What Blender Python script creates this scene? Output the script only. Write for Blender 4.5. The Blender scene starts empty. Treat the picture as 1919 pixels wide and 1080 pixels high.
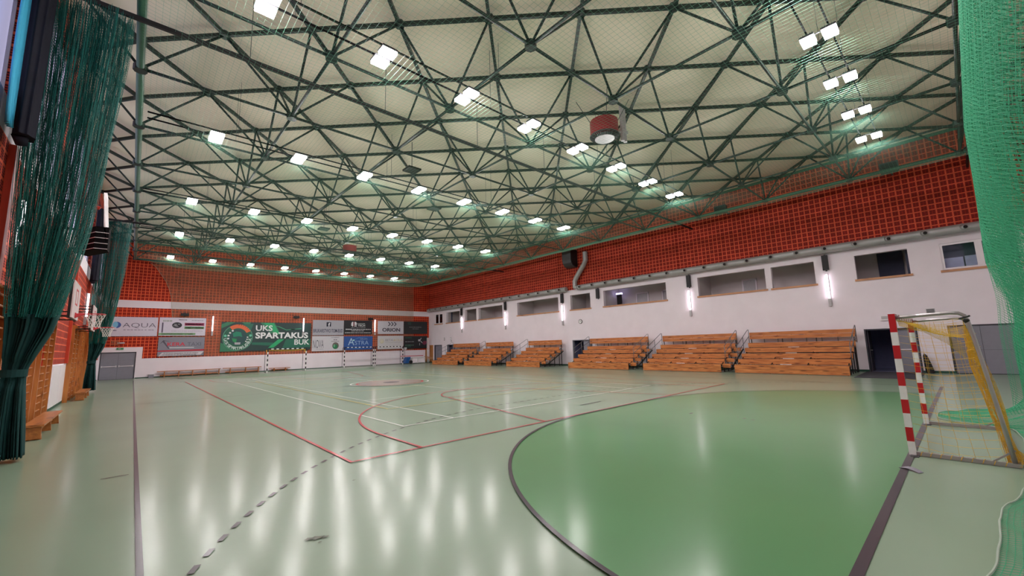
import bpy, math, random
from mathutils import Vector, Matrix
random.seed(7)
C = bpy.context.scene.collection
PI = math.pi
# ------------------------------------------------------------------ hall dimensions (metres)
XL, XR, YN, YF, ZC = -2.12, 26.87, -5.2, 44.2, 11.1
CAM = Vector((-0.14736, -0.74018, 1.75677))

def lin(c):
    return tuple(((v / 255.0) / 12.92 if v / 255.0 <= 0.04045 else ((v / 255.0 + 0.055) / 1.055) ** 2.4) for v in c)

# ------------------------------------------------------------------ node helpers
class NT:
    def __init__(s, name):
        s.m = bpy.data.materials.new(name); s.m.use_nodes = True
        s.t = s.m.node_tree; s.n = s.t.nodes; s.b = s.n.get('Principled BSDF'); s.out = s.n.get('Material Output')
    def new(s, typ, **kw):
        n = s.n.new(typ)
        for k, v in kw.items(): setattr(n, k, v)
        return n
    def link(s, a, b): s.t.links.new(a, b)
    def math(s, op, a, b=None, c=None):
        n = s.n.new('ShaderNodeMath'); n.operation = op
        for i, v in enumerate((a, b, c)):
            if v is None: continue
            if isinstance(v, (int, float)): n.inputs[i].default_value = v
            else: s.link(v, n.inputs[i])
        return n.outputs[0]
    def mix(s, fac, a, b):
        n = s.n.new('ShaderNodeMix'); n.data_type = 'RGBA'
        for i, v in ((0, fac), (6, a), (7, b)):
            if isinstance(v, (int, float)): n.inputs[i].default_value = v
            elif isinstance(v, tuple): n.inputs[i].default_value = (v[0], v[1], v[2], 1)
            else: s.link(v, n.inputs[i])
        return n.outputs[2]
    def xyz(s):
        tc = s.new('ShaderNodeTexCoord'); sp = s.new('ShaderNodeSeparateXYZ')
        s.link(tc.outputs['Object'], sp.inputs[0]); s.tc = tc
        return sp.outputs
    def noise(s, scale, detail=3, vec=None, stretch=None):
        n = s.new('ShaderNodeTexNoise'); n.inputs['Scale'].default_value = scale; n.inputs['Detail'].default_value = detail
        if vec is None:
            tc = s.new('ShaderNodeTexCoord'); vec = tc.outputs['Object']
        if stretch:
            mp = s.new('ShaderNodeMapping'); mp.inputs['Scale'].default_value = stretch
            s.link(vec, mp.inputs[0]); vec = mp.outputs[0]
        s.link(vec, n.inputs['Vector'])
        return n.outputs['Fac']
    def ramp(s, v, lo, hi):
        n = s.new('ShaderNodeMapRange'); n.clamp = True
        n.inputs[1].default_value = lo; n.inputs[2].default_value = hi
        s.link(v, n.inputs[0]); return n.outputs[0]

def mat(name, col, rough=0.55, spec=0.5, metal=0.0, var=0.06, vscale=6.0, stretch=None, coat=0.0):
    """plain painted / plastic / cloth surface with a little procedural mottling"""
    t = NT(name); c = lin(col)
    f = t.noise(vscale, 3, stretch=stretch)
    lo = tuple(max(0, v * (1 - var)) for v in c); hi = tuple(min(1, v * (1 + var)) for v in c)
    t.link(t.mix(t.ramp(f, 0.3, 0.7), lo, hi), t.b.inputs['Base Color'])
    t.b.inputs['Roughness'].default_value = rough; t.b.inputs['Specular IOR Level'].default_value = spec
    t.b.inputs['Metallic'].default_value = metal; t.b.inputs['Coat Weight'].default_value = coat
    return t.m

def emis(name, col, strength):
    t = NT(name); c = lin(col)
    t.b.inputs['Base Color'].default_value = (c[0], c[1], c[2], 1)
    t.b.inputs['Emission Color'].default_value = (c[0], c[1], c[2], 1)
    t.b.inputs['Emission Strength'].default_value = strength
    return t.m

def brick(name, axis, joint, body, slot):
    """perforated ceramic blocks: 25 cm cells, light joints, two columns of four dark slots"""
    t = NT(name); o = t.xyz(); u = o[axis]; v = o[2]
    cell = 0.25
    fu = t.math('FRACT', t.math('DIVIDE', t.math('ADD', u, 50.0), cell)); fv = t.math('FRACT', t.math('DIVIDE', v, cell))
    du = t.math('ABSOLUTE', t.math('SUBTRACT', fu, 0.5)); dv = t.math('ABSOLUTE', t.math('SUBTRACT', fv, 0.5))
    edge = t.math('MAXIMUM', du, dv)
    jm = t.math('GREATER_THAN', edge, 0.40)
    su = t.math('ABSOLUTE', t.math('SUBTRACT', t.math('FRACT', t.math('MULTIPLY', t.math('SUBTRACT', fu, 0.1), 2.5)), 0.5))
    sv = t.math('ABSOLUTE', t.math('SUBTRACT', t.math('FRACT', t.math('MULTIPLY', t.math('SUBTRACT', fv, 0.1), 5.0)), 0.5))
    sm = t.math('MULTIPLY', t.math('LESS_THAN', su, 0.43), t.math('LESS_THAN', sv, 0.29))  # slots stay flat; their dark colour paints the shade inside the holes
    sm = t.math('MULTIPLY', sm, t.math('SUBTRACT', 1.0, jm))
    # block to block tone
    wn = t.new('ShaderNodeTexWhiteNoise', noise_dimensions='2D')
    cb = t.new('ShaderNodeCombineXYZ')
    t.link(t.math('FLOOR', t.math('DIVIDE', t.math('ADD', u, 50.0), cell)), cb.inputs[0]); t.link(t.math('FLOOR', t.math('DIVIDE', v, cell)), cb.inputs[1])
    t.link(cb.outputs[0], wn.inputs['Vector'])
    tone = t.math('ADD', 0.85, t.math('MULTIPLY', wn.outputs['Value'], 0.3))
    c1 = t.mix(jm, lin(body), lin(joint)); c2 = t.mix(sm, c1, lin(slot))
    hsv = t.new('ShaderNodeHueSaturation'); t.link(c2, hsv.inputs['Color']); t.link(tone, hsv.inputs['Value'])
    t.link(hsv.outputs[0], t.b.inputs['Base Color'])
    t.b.inputs['Roughness'].default_value = 0.75; t.b.inputs['Specular IOR Level'].default_value = 0.25
    return t.m

def wood(name, c1, c2, knot, axis=1, rough=0.4, scale=1.0):
    t = NT(name)
    st = [9 * scale, 9 * scale, 9 * scale]; st[axis] = 0.7 * scale
    g = t.noise(2.2, 5, stretch=tuple(st))
    base = t.mix(t.ramp(g, 0.32, 0.68), lin(c1), lin(c2))
    ks = [2.6 * scale, 2.6 * scale, 7 * scale]; ks[axis] = 1.5 * scale
    tc = t.new('ShaderNodeTexCoord'); mp = t.new('ShaderNodeMapping'); mp.inputs['Scale'].default_value = tuple(ks); t.link(tc.outputs['Object'], mp.inputs[0])
    vo = t.new('ShaderNodeTexVoronoi'); vo.inputs['Scale'].default_value = 1.0; t.link(mp.outputs[0], vo.inputs['Vector'])
    k = t.math('SUBTRACT', 1.0, t.ramp(vo.outputs['Distance'], 0.14, 0.26))
    t.link(t.mix(t.math('MULTIPLY', k, 0.75), base, lin(knot)), t.b.inputs['Base Color'])
    t.b.inputs['Roughness'].default_value = rough
    return t.m

def floor_mat(name, col, var=0.05, rough=0.175, spec=0.34):
    t = NT(name); c = lin(col)
    f = t.noise(0.35, 4); f2 = t.noise(3.0, 5, stretch=(1.0, 4.0, 1.0))
    lo = tuple(v * (1 - var) for v in c); hi = tuple(v * (1 + var) for v in c)
    a = t.mix(t.ramp(f, 0.3, 0.7), lo, hi)
    b = t.mix(t.math('MULTIPLY', t.ramp(f2, 0.55, 0.8), 0.10), a, tuple(v * 0.8 for v in c))
    t.link(b, t.b.inputs['Base Color'])
    # varnish: a clear gloss lobe and a hazier one
    r = t.math('ADD', rough - 0.02, t.math('MULTIPLY', f2, 0.04))
    t.link(r, t.b.inputs['Roughness']); t.b.inputs['Specular IOR Level'].default_value = spec
    h = t.new('ShaderNodeBsdfPrincipled'); t.link(b, h.inputs['Base Color']); h.inputs['Roughness'].default_value = 0.34; h.inputs['Specular IOR Level'].default_value = spec
    mx = t.new('ShaderNodeMixShader'); mx.inputs[0].default_value = 0.35
    t.link(t.b.outputs[0], mx.inputs[1]); t.link(h.outputs[0], mx.inputs[2]); t.link(mx.outputs[0], t.out.inputs[0])
    return t.m

# ------------------------------------------------------------------ mesh builder
class MB:
    def __init__(s): s.v = []; s.f = []; s.mi = []; s.cur = 0
    def add(s, vs, fs):
        n = len(s.v); s.v.extend([tuple(p) for p in vs]); s.f.extend([tuple(i + n for i in f) for f in fs]); s.mi.extend([s.cur] * len(fs)); return s
    def box(s, x0, x1, y0, y1, z0, z1):
        x0, x1 = min(x0, x1), max(x0, x1); y0, y1 = min(y0, y1), max(y0, y1); z0, z1 = min(z0, z1), max(z0, z1)
        vs = [(x0,y0,z0),(x1,y0,z0),(x1,y1,z0),(x0,y1,z0),(x0,y0,z1),(x1,y0,z1),(x1,y1,z1),(x0,y1,z1)]
        return s.add(vs, [(0,3,2,1),(4,5,6,7),(0,1,5,4),(1,2,6,5),(2,3,7,6),(3,0,4,7)])
    def frame(s, p, q):
        d = (Vector(q) - Vector(p)); L = d.length; d.normalize()
        a = Vector((0,0,1)) if abs(d.z) < 0.95 else Vector((1,0,0))
        u = d.cross(a).normalized(); w = u.cross(d).normalized()
        return d, u, w
    def bar(s, p, q, wu, ww):
        p = Vector(p); q = Vector(q); d, u, w = s.frame(p, q); vs = []
        for e in (p, q):
            for a, b in ((-1,-1),(1,-1),(1,1),(-1,1)): vs.append(e + u * (a * wu / 2) + w * (b * ww / 2))
        return s.add(vs, [(0,3,2,1),(4,5,6,7),(0,1,5,4),(1,2,6,5),(2,3,7,6),(3,0,4,7)])
    def tube(s, pts, r, n=8, caps=True, closed=False):
        pts = [Vector(p) for p in pts]; m = len(pts); rings = []; pu = None
        rr = r if isinstance(r, (list, tuple)) else [r] * m
        for i in range(m):
            if closed: d = pts[(i + 1) % m] - pts[i - 1]
            else: d = pts[min(i + 1, m - 1)] - pts[max(i - 1, 0)]
            d.normalize()
            if pu is None:
                a = Vector((0,0,1)) if abs(d.z) < 0.9 else Vector((1,0,0)); u = d.cross(a).normalized()
            else:
                u = (pu - d * pu.dot(d)).normalized()
            w = d.cross(u); pu = u
            rings.append([pts[i] + (u * math.cos(2*PI*k/n) + w * math.sin(2*PI*k/n)) * rr[i] for k in range(n)])
        vs = [p for R in rings for p in R]; fs = []
        for i in range(m if closed else m - 1):
            j = (i + 1) % m
            for k in range(n): fs.append((i*n+k, i*n+(k+1)%n, j*n+(k+1)%n, j*n+k))
        if caps and not closed:
            fs.append(tuple(reversed(range(n)))); fs.append(tuple((m-1)*n + k for k in range(n)))
        return s.add(vs, fs)
    def disc(s, c, r, axis='z', n=24, r2=None):
        c = Vector(c); vs = []
        ax = {'z': (Vector((1,0,0)), Vector((0,1,0))), 'y': (Vector((1,0,0)), Vector((0,0,1))), 'x': (Vector((0,-1,0)), Vector((0,0,1)))}[axis]
        rb = r if r2 is None else r2
        for k in range(n): vs.append(c + ax[0] * (r * math.cos(2*PI*k/n)) + ax[1] * (rb * math.sin(2*PI*k/n)))
        return s.add(vs, [tuple(range(n))])
    def poly(s, pts): return s.add(pts, [tuple(range(len(pts)))])
    def prism(s, pts, off):
        n = len(pts); off = Vector(off); vs = [Vector(p) for p in pts] + [Vector(p) + off for p in pts]
        fs = [tuple(reversed(range(n))), tuple(range(n, 2*n))] + [(i, (i+1)%n, n+(i+1)%n, n+i) for i in range(n)]
        return s.add(vs, fs)
    def grid(s, rows):
        m = len(rows); n = len(rows[0]); vs = [p for r in rows for p in r]
        return s.add(vs, [(i*n+j, i*n+j+1, (i+1)*n+j+1, (i+1)*n+j) for i in range(m-1) for j in range(n-1)])
    def sphere(s, c, r, n=12, m=8, sq=(1,1,1)):
        c = Vector(c); rows = []
        for i in range(m + 1):
            th = PI * i / m
            rows.append([c + Vector((r*sq[0]*math.sin(th)*math.cos(2*PI*k/n), r*sq[1]*math.sin(th)*math.sin(2*PI*k/n), r*sq[2]*math.cos(th))) for k in range(n + 1)])
        return s.grid(rows)
    def strand(s, pts, r):
        """thin three-sided cord along a polyline"""
        n = len(pts); vs = []
        for i in range(n):
            a = pts[max(i-1, 0)]; b = pts[min(i+1, n-1)]
            d = Vector((b[0]-a[0], b[1]-a[1], b[2]-a[2])); d.normalize()
            h = Vector((0,0,1)) if abs(d.z) < 0.8 else Vector((1,0,0))
            u = d.cross(h).normalized(); w = d.cross(u); p = Vector(pts[i])
            vs += [p + u * r, p - u * (r*0.5) + w * (r*0.87), p - u * (r*0.5) - w * (r*0.87)]
        fs = []
        for i in range(n - 1):
            for k in range(3): fs.append((3*i+k, 3*i+(k+1)%3, 3*i+3+(k+1)%3, 3*i+3+k))
        return s.add(vs, fs)
    def build(s, name, mats, parent=None, origin=None, smooth=False):
        o = Vector(parent_world(parent)) if parent is not None else Vector(origin or (0,0,0))
        me = bpy.data.meshes.new(name)
        me.from_pydata([(x - o.x, y - o.y, z - o.z) for x, y, z in s.v], [], s.f)
        if not isinstance(mats, (list, tuple)): mats = [mats]
        for m in mats: me.materials.append(m)
        if len(mats) > 1: me.polygons.foreach_set('material_index', s.mi)
        if smooth: me.polygons.foreach_set('use_smooth', [True] * len(me.polygons))
        me.update()
        ob = bpy.data.objects.new(name, me); C.objects.link(ob)
        if parent is not None: ob.parent = parent
        else: ob.location = o
        return ob

def parent_world(p):
    v = Vector((0,0,0))
    while p is not None: v += p.location; p = p.parent
    return v

def tag(o, label=None, cat=None, group=None, kind=None):
    if label: o['label'] = label
    if cat: o['category'] = cat
    if group: o['group'] = group
    if kind: o['kind'] = kind
    return o

def thing(name, loc, label, cat, group=None):
    o = bpy.data.objects.new(name, None); C.objects.link(o); o.location = loc; o.empty_display_size = 0.2
    return tag(o, label, cat, group)

def one(name, mb, m, label, cat, origin, group=None, smooth=False):
    return tag(mb.build(name, m, None, origin, smooth), label, cat, group)

def struct(name, mb, m, parent=None, smooth=False, origin=None):
    o = mb.build(name, m, parent, origin, smooth)
    if parent is None: o['kind'] = 'structure'
    return o

def copy_tree(o, parent=None):
    c = o.copy(); C.objects.link(c)
    if parent is not None: c.parent = parent
    for ch in [k for k in o.children]: copy_tree(ch, c)
    return c

def text_mesh(txt, x0, x1, z0, z1, y, bold=0.0, keep=False):
    """lettering fitted to a rectangle on a wall facing -Y; returns list of verts/faces"""
    cu = bpy.data.curves.new('lettering', 'FONT'); cu.body = txt; cu.size = 1.0; cu.offset = bold; cu.resolution_u = 3
    ob = bpy.data.objects.new('lettering', cu); me = bpy.data.meshes.new_from_object(ob)
    vs = [v.co.copy() for v in me.vertices]; fs = [tuple(p.vertices) for p in me.polygons]
    bpy.data.objects.remove(ob); bpy.data.curves.remove(cu); bpy.data.meshes.remove(me)
    ax = min(v.x for v in vs); bx = max(v.x for v in vs); az = min(v.y for v in vs); bz = max(v.y for v in vs)
    return [(x0 + (v.x-ax)/(bx-ax)*(x1-x0), y, z0 + (v.y-az)/(bz-az)*(z1-z0)) for v in vs], fs

ORD = ['first', 'second', 'third', 'fourth', 'fifth', 'sixth', 'seventh', 'eighth', 'ninth']

# ------------------------------------------------------------------ materials
M = {}
M['floor'] = floor_mat('floor_green', (132, 154, 132))
M['floor_area'] = floor_mat('floor_goal_area', (90, 138, 94), 0.07)
M['line_dark'] = floor_mat('line_charcoal', (66, 60, 66), 0.03)
M['stain'] = floor_mat('floor_stain', (98, 104, 88), 0.2)
M['line_white'] = floor_mat('line_white', (232, 236, 228), 0.02)
M['line_yellow'] = floor_mat('line_yellow', (214, 200, 110), 0.02)
M['line_red'] = floor_mat('line_red', (186, 60, 66), 0.04)
M['emblem'] = floor_mat('emblem_rose', (156, 146, 138), 0.1)
M['base_green'] = mat('baseboard_green', (30, 78, 62), 0.5)
M['white'] = mat('white_plaster', (240, 230, 238), 0.7, 0.3, var=0.02, vscale=1.5)
M['whitepanel'] = mat('white_gloss_panel', (240, 232, 238), 0.35, 0.5, var=0.02)
M['brickY'] = brick('perforated_brick_long_wall', 1, (222, 94, 64), (184, 50, 38), (78, 22, 18))
M['brickX'] = brick('perforated_brick_end_wall', 0, (236, 100, 60), (200, 50, 30), (96, 24, 16))
M['ceil'] = mat('ceiling_boards', (240, 228, 208), 0.8, 0.2, var=0.03, vscale=0.4)
M['steel_green'] = mat('dark_green_steel', (21, 41, 38), 0.45, 0.5, var=0.12, vscale=3)
M['pipe_green'] = mat('green_edge_tube', (62, 106, 86), 0.4, 0.5, var=0.08)
M['lamp'] = emis('floodlight_lens', (255, 248, 248), 110.0)
M['tube'] = emis('strip_light_tube', (255, 240, 248), 7.5)
M['dgrey'] = mat('dark_grey_metal', (62, 62, 66), 0.5)
M['black'] = mat('black_plastic', (24, 23, 26), 0.55)
M['lgrey'] = mat('light_grey_plastic', (186, 182, 186), 0.5)
M['galv'] = mat('galvanised_duct', (172, 172, 172), 0.42, 0.5, metal=0.3, var=0.1, vscale=2)
M['matt'] = mat('matt_black', (14, 13, 15), 0.9, 0.1)
M['hole'] = mat('nozzle_dark', (30, 26, 26), 0.8)
M['pine'] = wood('knotty_pine', (216, 140, 78), (164, 90, 42), (84, 38, 16), 1, 0.45)
M['woodbar'] = wood('varnished_wood', (196, 122, 58), (172, 98, 42), (120, 66, 28), 2, 0.35)
M['benchwood'] = wood('bench_wood', (190, 120, 62), (164, 96, 48), (110, 60, 28), 1, 0.35)
M['woodpanel'] = wood('wood_panel', (188, 132, 74), (170, 112, 60), (120, 76, 40), 2, 0.45)
M['railsteel'] = mat('grey_handrail', (120, 122, 128), 0.35, 0.5, metal=0.5)
M['door'] = mat('grey_door_paint', (134, 132, 144), 0.45, var=0.03)
M['doordark'] = mat('dark_door_paint', (58, 56, 66), 0.45, var=0.03)
M['sill'] = wood('sill_wood', (206, 150, 110), (190, 134, 96), (150, 100, 70), 1, 0.5)
M['gallery'] = mat('gallery_paint', (214, 204, 204), 0.8, 0.2, var=0.03, vscale=1.0)
M['corridor'] = mat('corridor_paint', (120, 122, 156), 0.8, 0.2)
M['postred'] = mat('goal_red', (190, 24, 34), 0.35)
M['postwhite'] = mat('goal_white', (232, 230, 230), 0.35)
M['postblack'] = mat('goal_black', (30, 28, 36), 0.4)
M['goalsteel'] = mat('goal_grey_tube', (176, 170, 172), 0.3, 0.5, metal=0.7)
M['yellow'] = mat('yellow_cord', (232, 184, 56), 0.7)
M['greennet'] = mat('green_net_cord', (52, 164, 120), 0.6)
M['tealnet'] = mat('teal_net_cord', (18, 108, 100), 0.6)
M['tealcloth'] = mat('dark_teal_cloth', (26, 62, 62), 0.8, 0.2, var=0.12, vscale=4)
M['roofnet'] = mat('pale_green_roof_cord', (110, 168, 140), 0.6)
M['hemcord'] = mat('pale_hem_cord', (160, 172, 158), 0.7)
M['beigenet'] = mat('beige_net_cord', (176, 178, 150), 0.8)
M['darkcloth'] = mat('black_cloth', (28, 28, 40), 0.75, 0.2, var=0.15, vscale=4)
M['blue'] = mat('light_blue_cloth', (70, 176, 216), 0.7, 0.2)
M['red'] = mat('red_steel', (206, 66, 40), 0.5, var=0.04)
M['fanred'] = mat('fan_maroon', (150, 34, 46), 0.45)
M['rim'] = mat('hoop_red', (196, 40, 52), 0.4)
M['board'] = mat('backboard_white', (226, 216, 218), 0.3)
M['netwhite'] = mat('white_cord', (226, 226, 222), 0.8)
M['padblue'] = mat('blue_padding', (28, 84, 150), 0.5)
M['exitgreen'] = mat('exit_green', (60, 140, 100), 0.5)
M['mat'] = mat('door_mat', (74, 74, 80), 0.9, 0.1, var=0.15, vscale=30)
M['lilac'] = emis('lilac_glazing', (196, 192, 228), 0.55)
M['blind'] = mat('blue_lit_blind', (190, 198, 236), 0.6)  # white blinds with the room's bluish light put into the colour
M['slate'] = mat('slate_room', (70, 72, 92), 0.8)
def glass():
    t = NT('window_glass'); t.n.remove(t.b)
    tr = t.new('ShaderNodeBsdfTransparent'); gl = t.new('ShaderNodeBsdfGlossy'); gl.inputs['Roughness'].default_value = 0.03
    mx = t.new('ShaderNodeMixShader'); fr = t.new('ShaderNodeFresnel'); fr.inputs[0].default_value = 1.45
    t.link(fr.outputs[0], mx.inputs[0]); t.link(tr.outputs[0], mx.inputs[1]); t.link(gl.outputs[0], mx.inputs[2]); t.link(mx.outputs[0], t.out.inputs[0])
    return t.m
M['glass'] = glass()
def paint(name, c, rough=0.4): 
    if name not in M: M[name] = mat(name, c, rough, var=0.02)
    return M[name]
# ================================================================== SETTING
# ---- floor: one object, the painted courts are faces a hair above the boards
fl = MB(); MI = {'floor': 0, 'floor_area': 1, 'line_dark': 2, 'line_white': 3, 'line_yellow': 4, 'line_red': 5, 'emblem': 6, 'stain': 7}
fl.box(XL, XR, YN, YF, -0.12, 0.0)
def rect(x0, x1, y0, y1, m, z): fl.cur = MI[m]; fl.poly([(x0,y0,z),(x1,y0,z),(x1,y1,z),(x0,y1,z)])
def hline(y, x0, x1, m, w=0.05, z=0.008): rect(x0, x1, y-w/2, y+w/2, m, z)
def vline(x, y0, y1, m, w=0.05, z=0.008): rect(x-w/2, x+w/2, y0, y1, m, z)
def band(pts_in, pts_out, m, z):
    fl.cur = MI[m]
    for i in range(len(pts_in) - 1): fl.poly([(*pts_in[i], z), (*pts_in[i+1], z), (*pts_out[i+1], z), (*pts_out[i], z)])
def arc(cx, cy, r, a0, a1, n): return [(cx + r*math.cos(math.radians(a0 + (a1-a0)*i/n)), cy + r*math.sin(math.radians(a0 + (a1-a0)*i/n))) for i in range(n + 1)]
def dee(r, flip, n=40):
    p = arc(11.5, 0, r, 0, 90, n) + arc(8.5, 0, r, 90, 180, n)
    return [(x, 40 - y) for x, y in p] if flip else p
for flip in (False, True):
    fl.cur = 1; fl.poly([(x, y, 0.004) for x, y in (dee(6, flip) if not flip else list(reversed(dee(6, flip))))])
    band(dee(5.95, flip), dee(6.0, flip), 'line_dark', 0.019)
    # dashed nine metre line, clipped to the court
    per = 0.30; r = 9.0; s = 0.0
    tot = math.pi/2*9*2 + 3
    def at(s, rad):
        q = math.pi/2*9
        if s < q: a = s/9.0; return (11.5 + rad*math.cos(a), rad*math.sin(a))
        if s < q + 3: return (11.5 - (s-q), rad)
        a = (s-q-3)/9.0; return (8.5 - rad*math.sin(a), rad*math.cos(a))
    while s < tot:
        a = [at(s, 8.95), at(s+0.075, 8.95), at(s+0.15, 8.95)]; b = [at(s, 9.0), at(s+0.075, 9.0), at(s+0.15, 9.0)]
        if all(0 <= p[0] <= 20 and p[1] > 0 for p in a + b):
            if flip: a = [(x, 40-y) for x, y in a]; b = [(x, 40-y) for x, y in b]
            band(a, b, 'line_dark', 0.008)
        s += per
    yy = (lambda v: 40 - v) if flip else (lambda v: v)
    hline(yy(7), 9.5, 10.5, 'line_dark'); hline(yy(4), 9.92, 10.08, 'line_dark')
hline(0.02, 0, 20, 'line_dark', 0.08); hline(39.98, 0, 20, 'line_dark', 0.08); hline(20, 0, 20, 'line_dark')
vline(0.025, 0, 40, 'line_dark'); vline(19.975, 0, 40, 'line_dark')
hline(7.95, -0.36, -0.06, 'line_dark', 0.03)
for sx, sy, sr in ((1.27, 3.63, .05), (1.21, 3.66, .035), (1.33, 3.60, .03), (1.26, 3.52, .014), (10.06, 2.82, .05), (10.14, 2.98, .03), (9.98, 2.62, .045), (2.2, 5.1, .02)):
    fl.cur = 7; fl.poly([(sx + sr * (1 + .4 * math.sin(k * 2.7 + sx)) * math.cos(2*PI*k/11), sy + sr * .8 * (1 + .4 * math.cos(k * 1.9)) * math.sin(2*PI*k/11), .0075) for k in range(11)])
# tennis (white)
for x in (4.54, 15.46): vline(x, 8.12, 31.88, 'line_white')
for x in (5.91, 14.09): vline(x, 8.12, 31.88, 'line_white', z=0.009)
hline(8.14, 4.515, 15.485, 'line_white', z=0.010); hline(31.86, 4.515, 15.485, 'line_white', z=0.010)
hline(13.6, 5.885, 14.115, 'line_white', z=0.010); hline(26.4, 5.885, 14.115, 'line_white', z=0.010); vline(10, 13.6, 18.0, 'line_white'); vline(10, 22.0, 26.4, 'line_white')
# volleyball (yellow)
for x in (5.55, 14.45): vline(x, 11, 29, 'line_yellow', z=0.011)
for y in (11.02, 17, 23, 28.98): hline(y, 5.5, 14.5, 'line_yellow', z=0.012)
# basketball (red)
for x in (2.525, 17.475): vline(x, 6, 34, 'line_red', z=0.013)
for y in (6.025, 33.975): hline(y, 2.5, 17.5, 'line_red', z=0.014)
for flip in (False, True):
    yy = (lambda v: 40 - v) if flip else (lambda v: v)
    g = lambda P: [(x, yy(y)) for x, y in P]
    band(g(arc(10, 7.575, 6.2, 0, 180, 60)), g(arc(10, 7.575, 6.25, 0, 180, 60)), 'line_red', 0.015)
    for x in (3.775, 16.225): vline(x, min(yy(6), yy(7.575)), max(yy(6), yy(7.575)), 'line_red', z=0.016)
    band(g(arc(10, 11.8, 1.75, 0, 180, 30)), g(arc(10, 11.8, 1.8, 0, 180, 30)), 'line_red', 0.016)
    hline(yy(11.8), 8.2, 11.8, 'line_red', z=0.017)
    for sx in (-1, 1): band(g([(10+sx*3.0, 6), (10+sx*1.8, 11.8)]), g([(10+sx*3.05, 6), (10+sx*1.85, 11.8)]), 'line_red', 0.017)
# centre circle emblem
fl.cur = 0; fl.poly([(x, y, 0.018) for x, y in arc(10, 20, 1.97, 0, 354, 59)])
band(arc(10, 20, 1.92, 0, 360, 60), arc(10, 20, 2.0, 0, 360, 60), 'line_white', 0.020)
band(arc(10, 20, 1.60, 0, 360, 60), arc(10, 20, 1.72, 0, 360, 60), 'line_red', 0.020)
fl.cur = 6; fl.poly([(x, y, 0.020) for x, y in arc(10, 20, 1.52, 0, 354, 59)])
fl.cur = 2; fl.poly([(x, y, 0.022) for x, y in arc(10.1, 20.1, 0.42, 0, 345, 23)])
struct('floor', fl, [M['floor'], M['floor_area'], M['line_dark'], M['line_white'], M['line_yellow'], M['line_red'], M['emblem'], M['stain']])

# ---- wall built from rectangles in (u, z) with holes cut out
def wall_cells(u0, u1, z0, z1, holes, zones):
    us = sorted({u0, u1} | {h[0] for h in holes} | {h[1] for h in holes} | {q for zn in zones for q in (zn[0], zn[1])})
    zs = sorted({z0, z1} | {h[2] for h in holes} | {h[3] for h in holes} | {q for zn in zones for q in (zn[2], zn[3])})
    us = [u for u in us if u0 <= u <= u1]; zs = [z for z in zs if z0 <= z <= z1]
    for i in range(len(us) - 1):
        for j in range(len(zs) - 1):
            cu, cz = (us[i]+us[i+1])/2, (zs[j]+zs[j+1])/2
            if any(h[0] < cu < h[1] and h[2] < cz < h[3] for h in holes): continue
            mi = 0
            for zn in zones:
                if zn[0] < cu < zn[1] and zn[2] < cz < zn[3]: mi = zn[4]
            yield us[i], us[i+1], zs[j], zs[j+1], mi

# far wall (faces -Y)
def FX(x): return -0.147 + (x + 0.147) * 0.9692
def FZ(z): return 1.757 + (z - 1.757) * 0.9692
bandlo, bandhi = FZ(5.76), FZ(6.37)
w = MB()
dz0 = (FX(-2.05), FX(0.07), 0.0, FZ(2.11))
for a, b, c, d, mi in wall_cells(XL, XR, 0, ZC, [dz0], [(XL, XR, 0, FZ(1.55), 1), (XL, FX(0.44), 0, FZ(2.50), 1), (XL, XR, bandlo, bandhi, 1)]):
    w.cur = mi; w.box(a, b, YF, YF + 0.3, c, d)
struct('wall_far', w, [M['brickX'], M['white']])
w = MB(); w.box(XL, FX(-2.1), YF-0.03, YF, 0, 0.05); w.box(FX(0.1), XR, YF-0.03, YF, 0, 0.07)
struct('baseboard_far', w, M['base_green'])
# right wall with gallery openings and doorways
OPN = [(37.57, 40.28), (34.49, 36.52), (30.21, 34.1), (22.8, 28.02), (19.38, 21.45), (12.9, 18.1), (6.77, 10.7), (4.38, 6.45), (0.68, 2.66)]
WIN = [(41.12, 42.78), (-2.75, -0.39)]
DRS = [(41.27, 42.9), (38.24, 40.16), (19.4, 21.42), (0.78, 2.69), (-3.9, -0.25)]
OZ0, OZ1, DZ = 4.62, 5.84, 2.09
holes = [(a, b, OZ0, OZ1) for a, b in OPN + WIN] + [(a, b, 0, DZ) for a, b in DRS]
w = MB()
for a, b, c, d, mi in wall_cells(YN, YF, 0, ZC, holes, [(YN, YF, 6.28, ZC, 1)]):
    w.cur = mi; w.box(XR, XR + 0.28, a, b, c, d)
struct('wall_right', w, [M['white'], M['brickY']])
w = MB(); 
edges = [YN] + sorted([v for d in DRS for v in d]) + [YF]
for i in range(0, len(edges), 2): w.box(XR - 0.025, XR, edges[i], edges[i+1], 0, 0.10)
struct('baseboard_right', w, M['base_green'])
w = MB()
for y in (22.55, 11.9, 33.0): w.box(XR - 0.05, XR, y, y + 0.12, 6.3, ZC)
struct('trim_brick_joint', w, M['brickY'])
# gallery behind the openings
w = MB(); w.box(29.2, 29.4, YN, YF, 3.4, 6.4); w.box(XR + 0.28, 29.4, YN, YF, 3.3, 3.5); w.box(XR + 0.28, 29.4, YN, YF, 6.2, 6.4)
for y in (40.35, 36.95, 34.2, 28.1, 21.6, 18.2, 10.8, 3.4, -0.1, 11.6): w.box(XR + 0.28, 29.2, y, y + 0.12, 3.5, 6.2)
struct('wall_gallery', w, M['gallery'])
# window sills of the gallery openings
for k, (a, b) in enumerate(OPN + WIN):
    w = MB(); w.box(XR - 0.06, XR + 0.3, a - 0.08, b + 0.08, OZ0 - 0.10, OZ0)
    struct('trim_sill_%d' % (k + 1), w, M['sill'])
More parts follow.
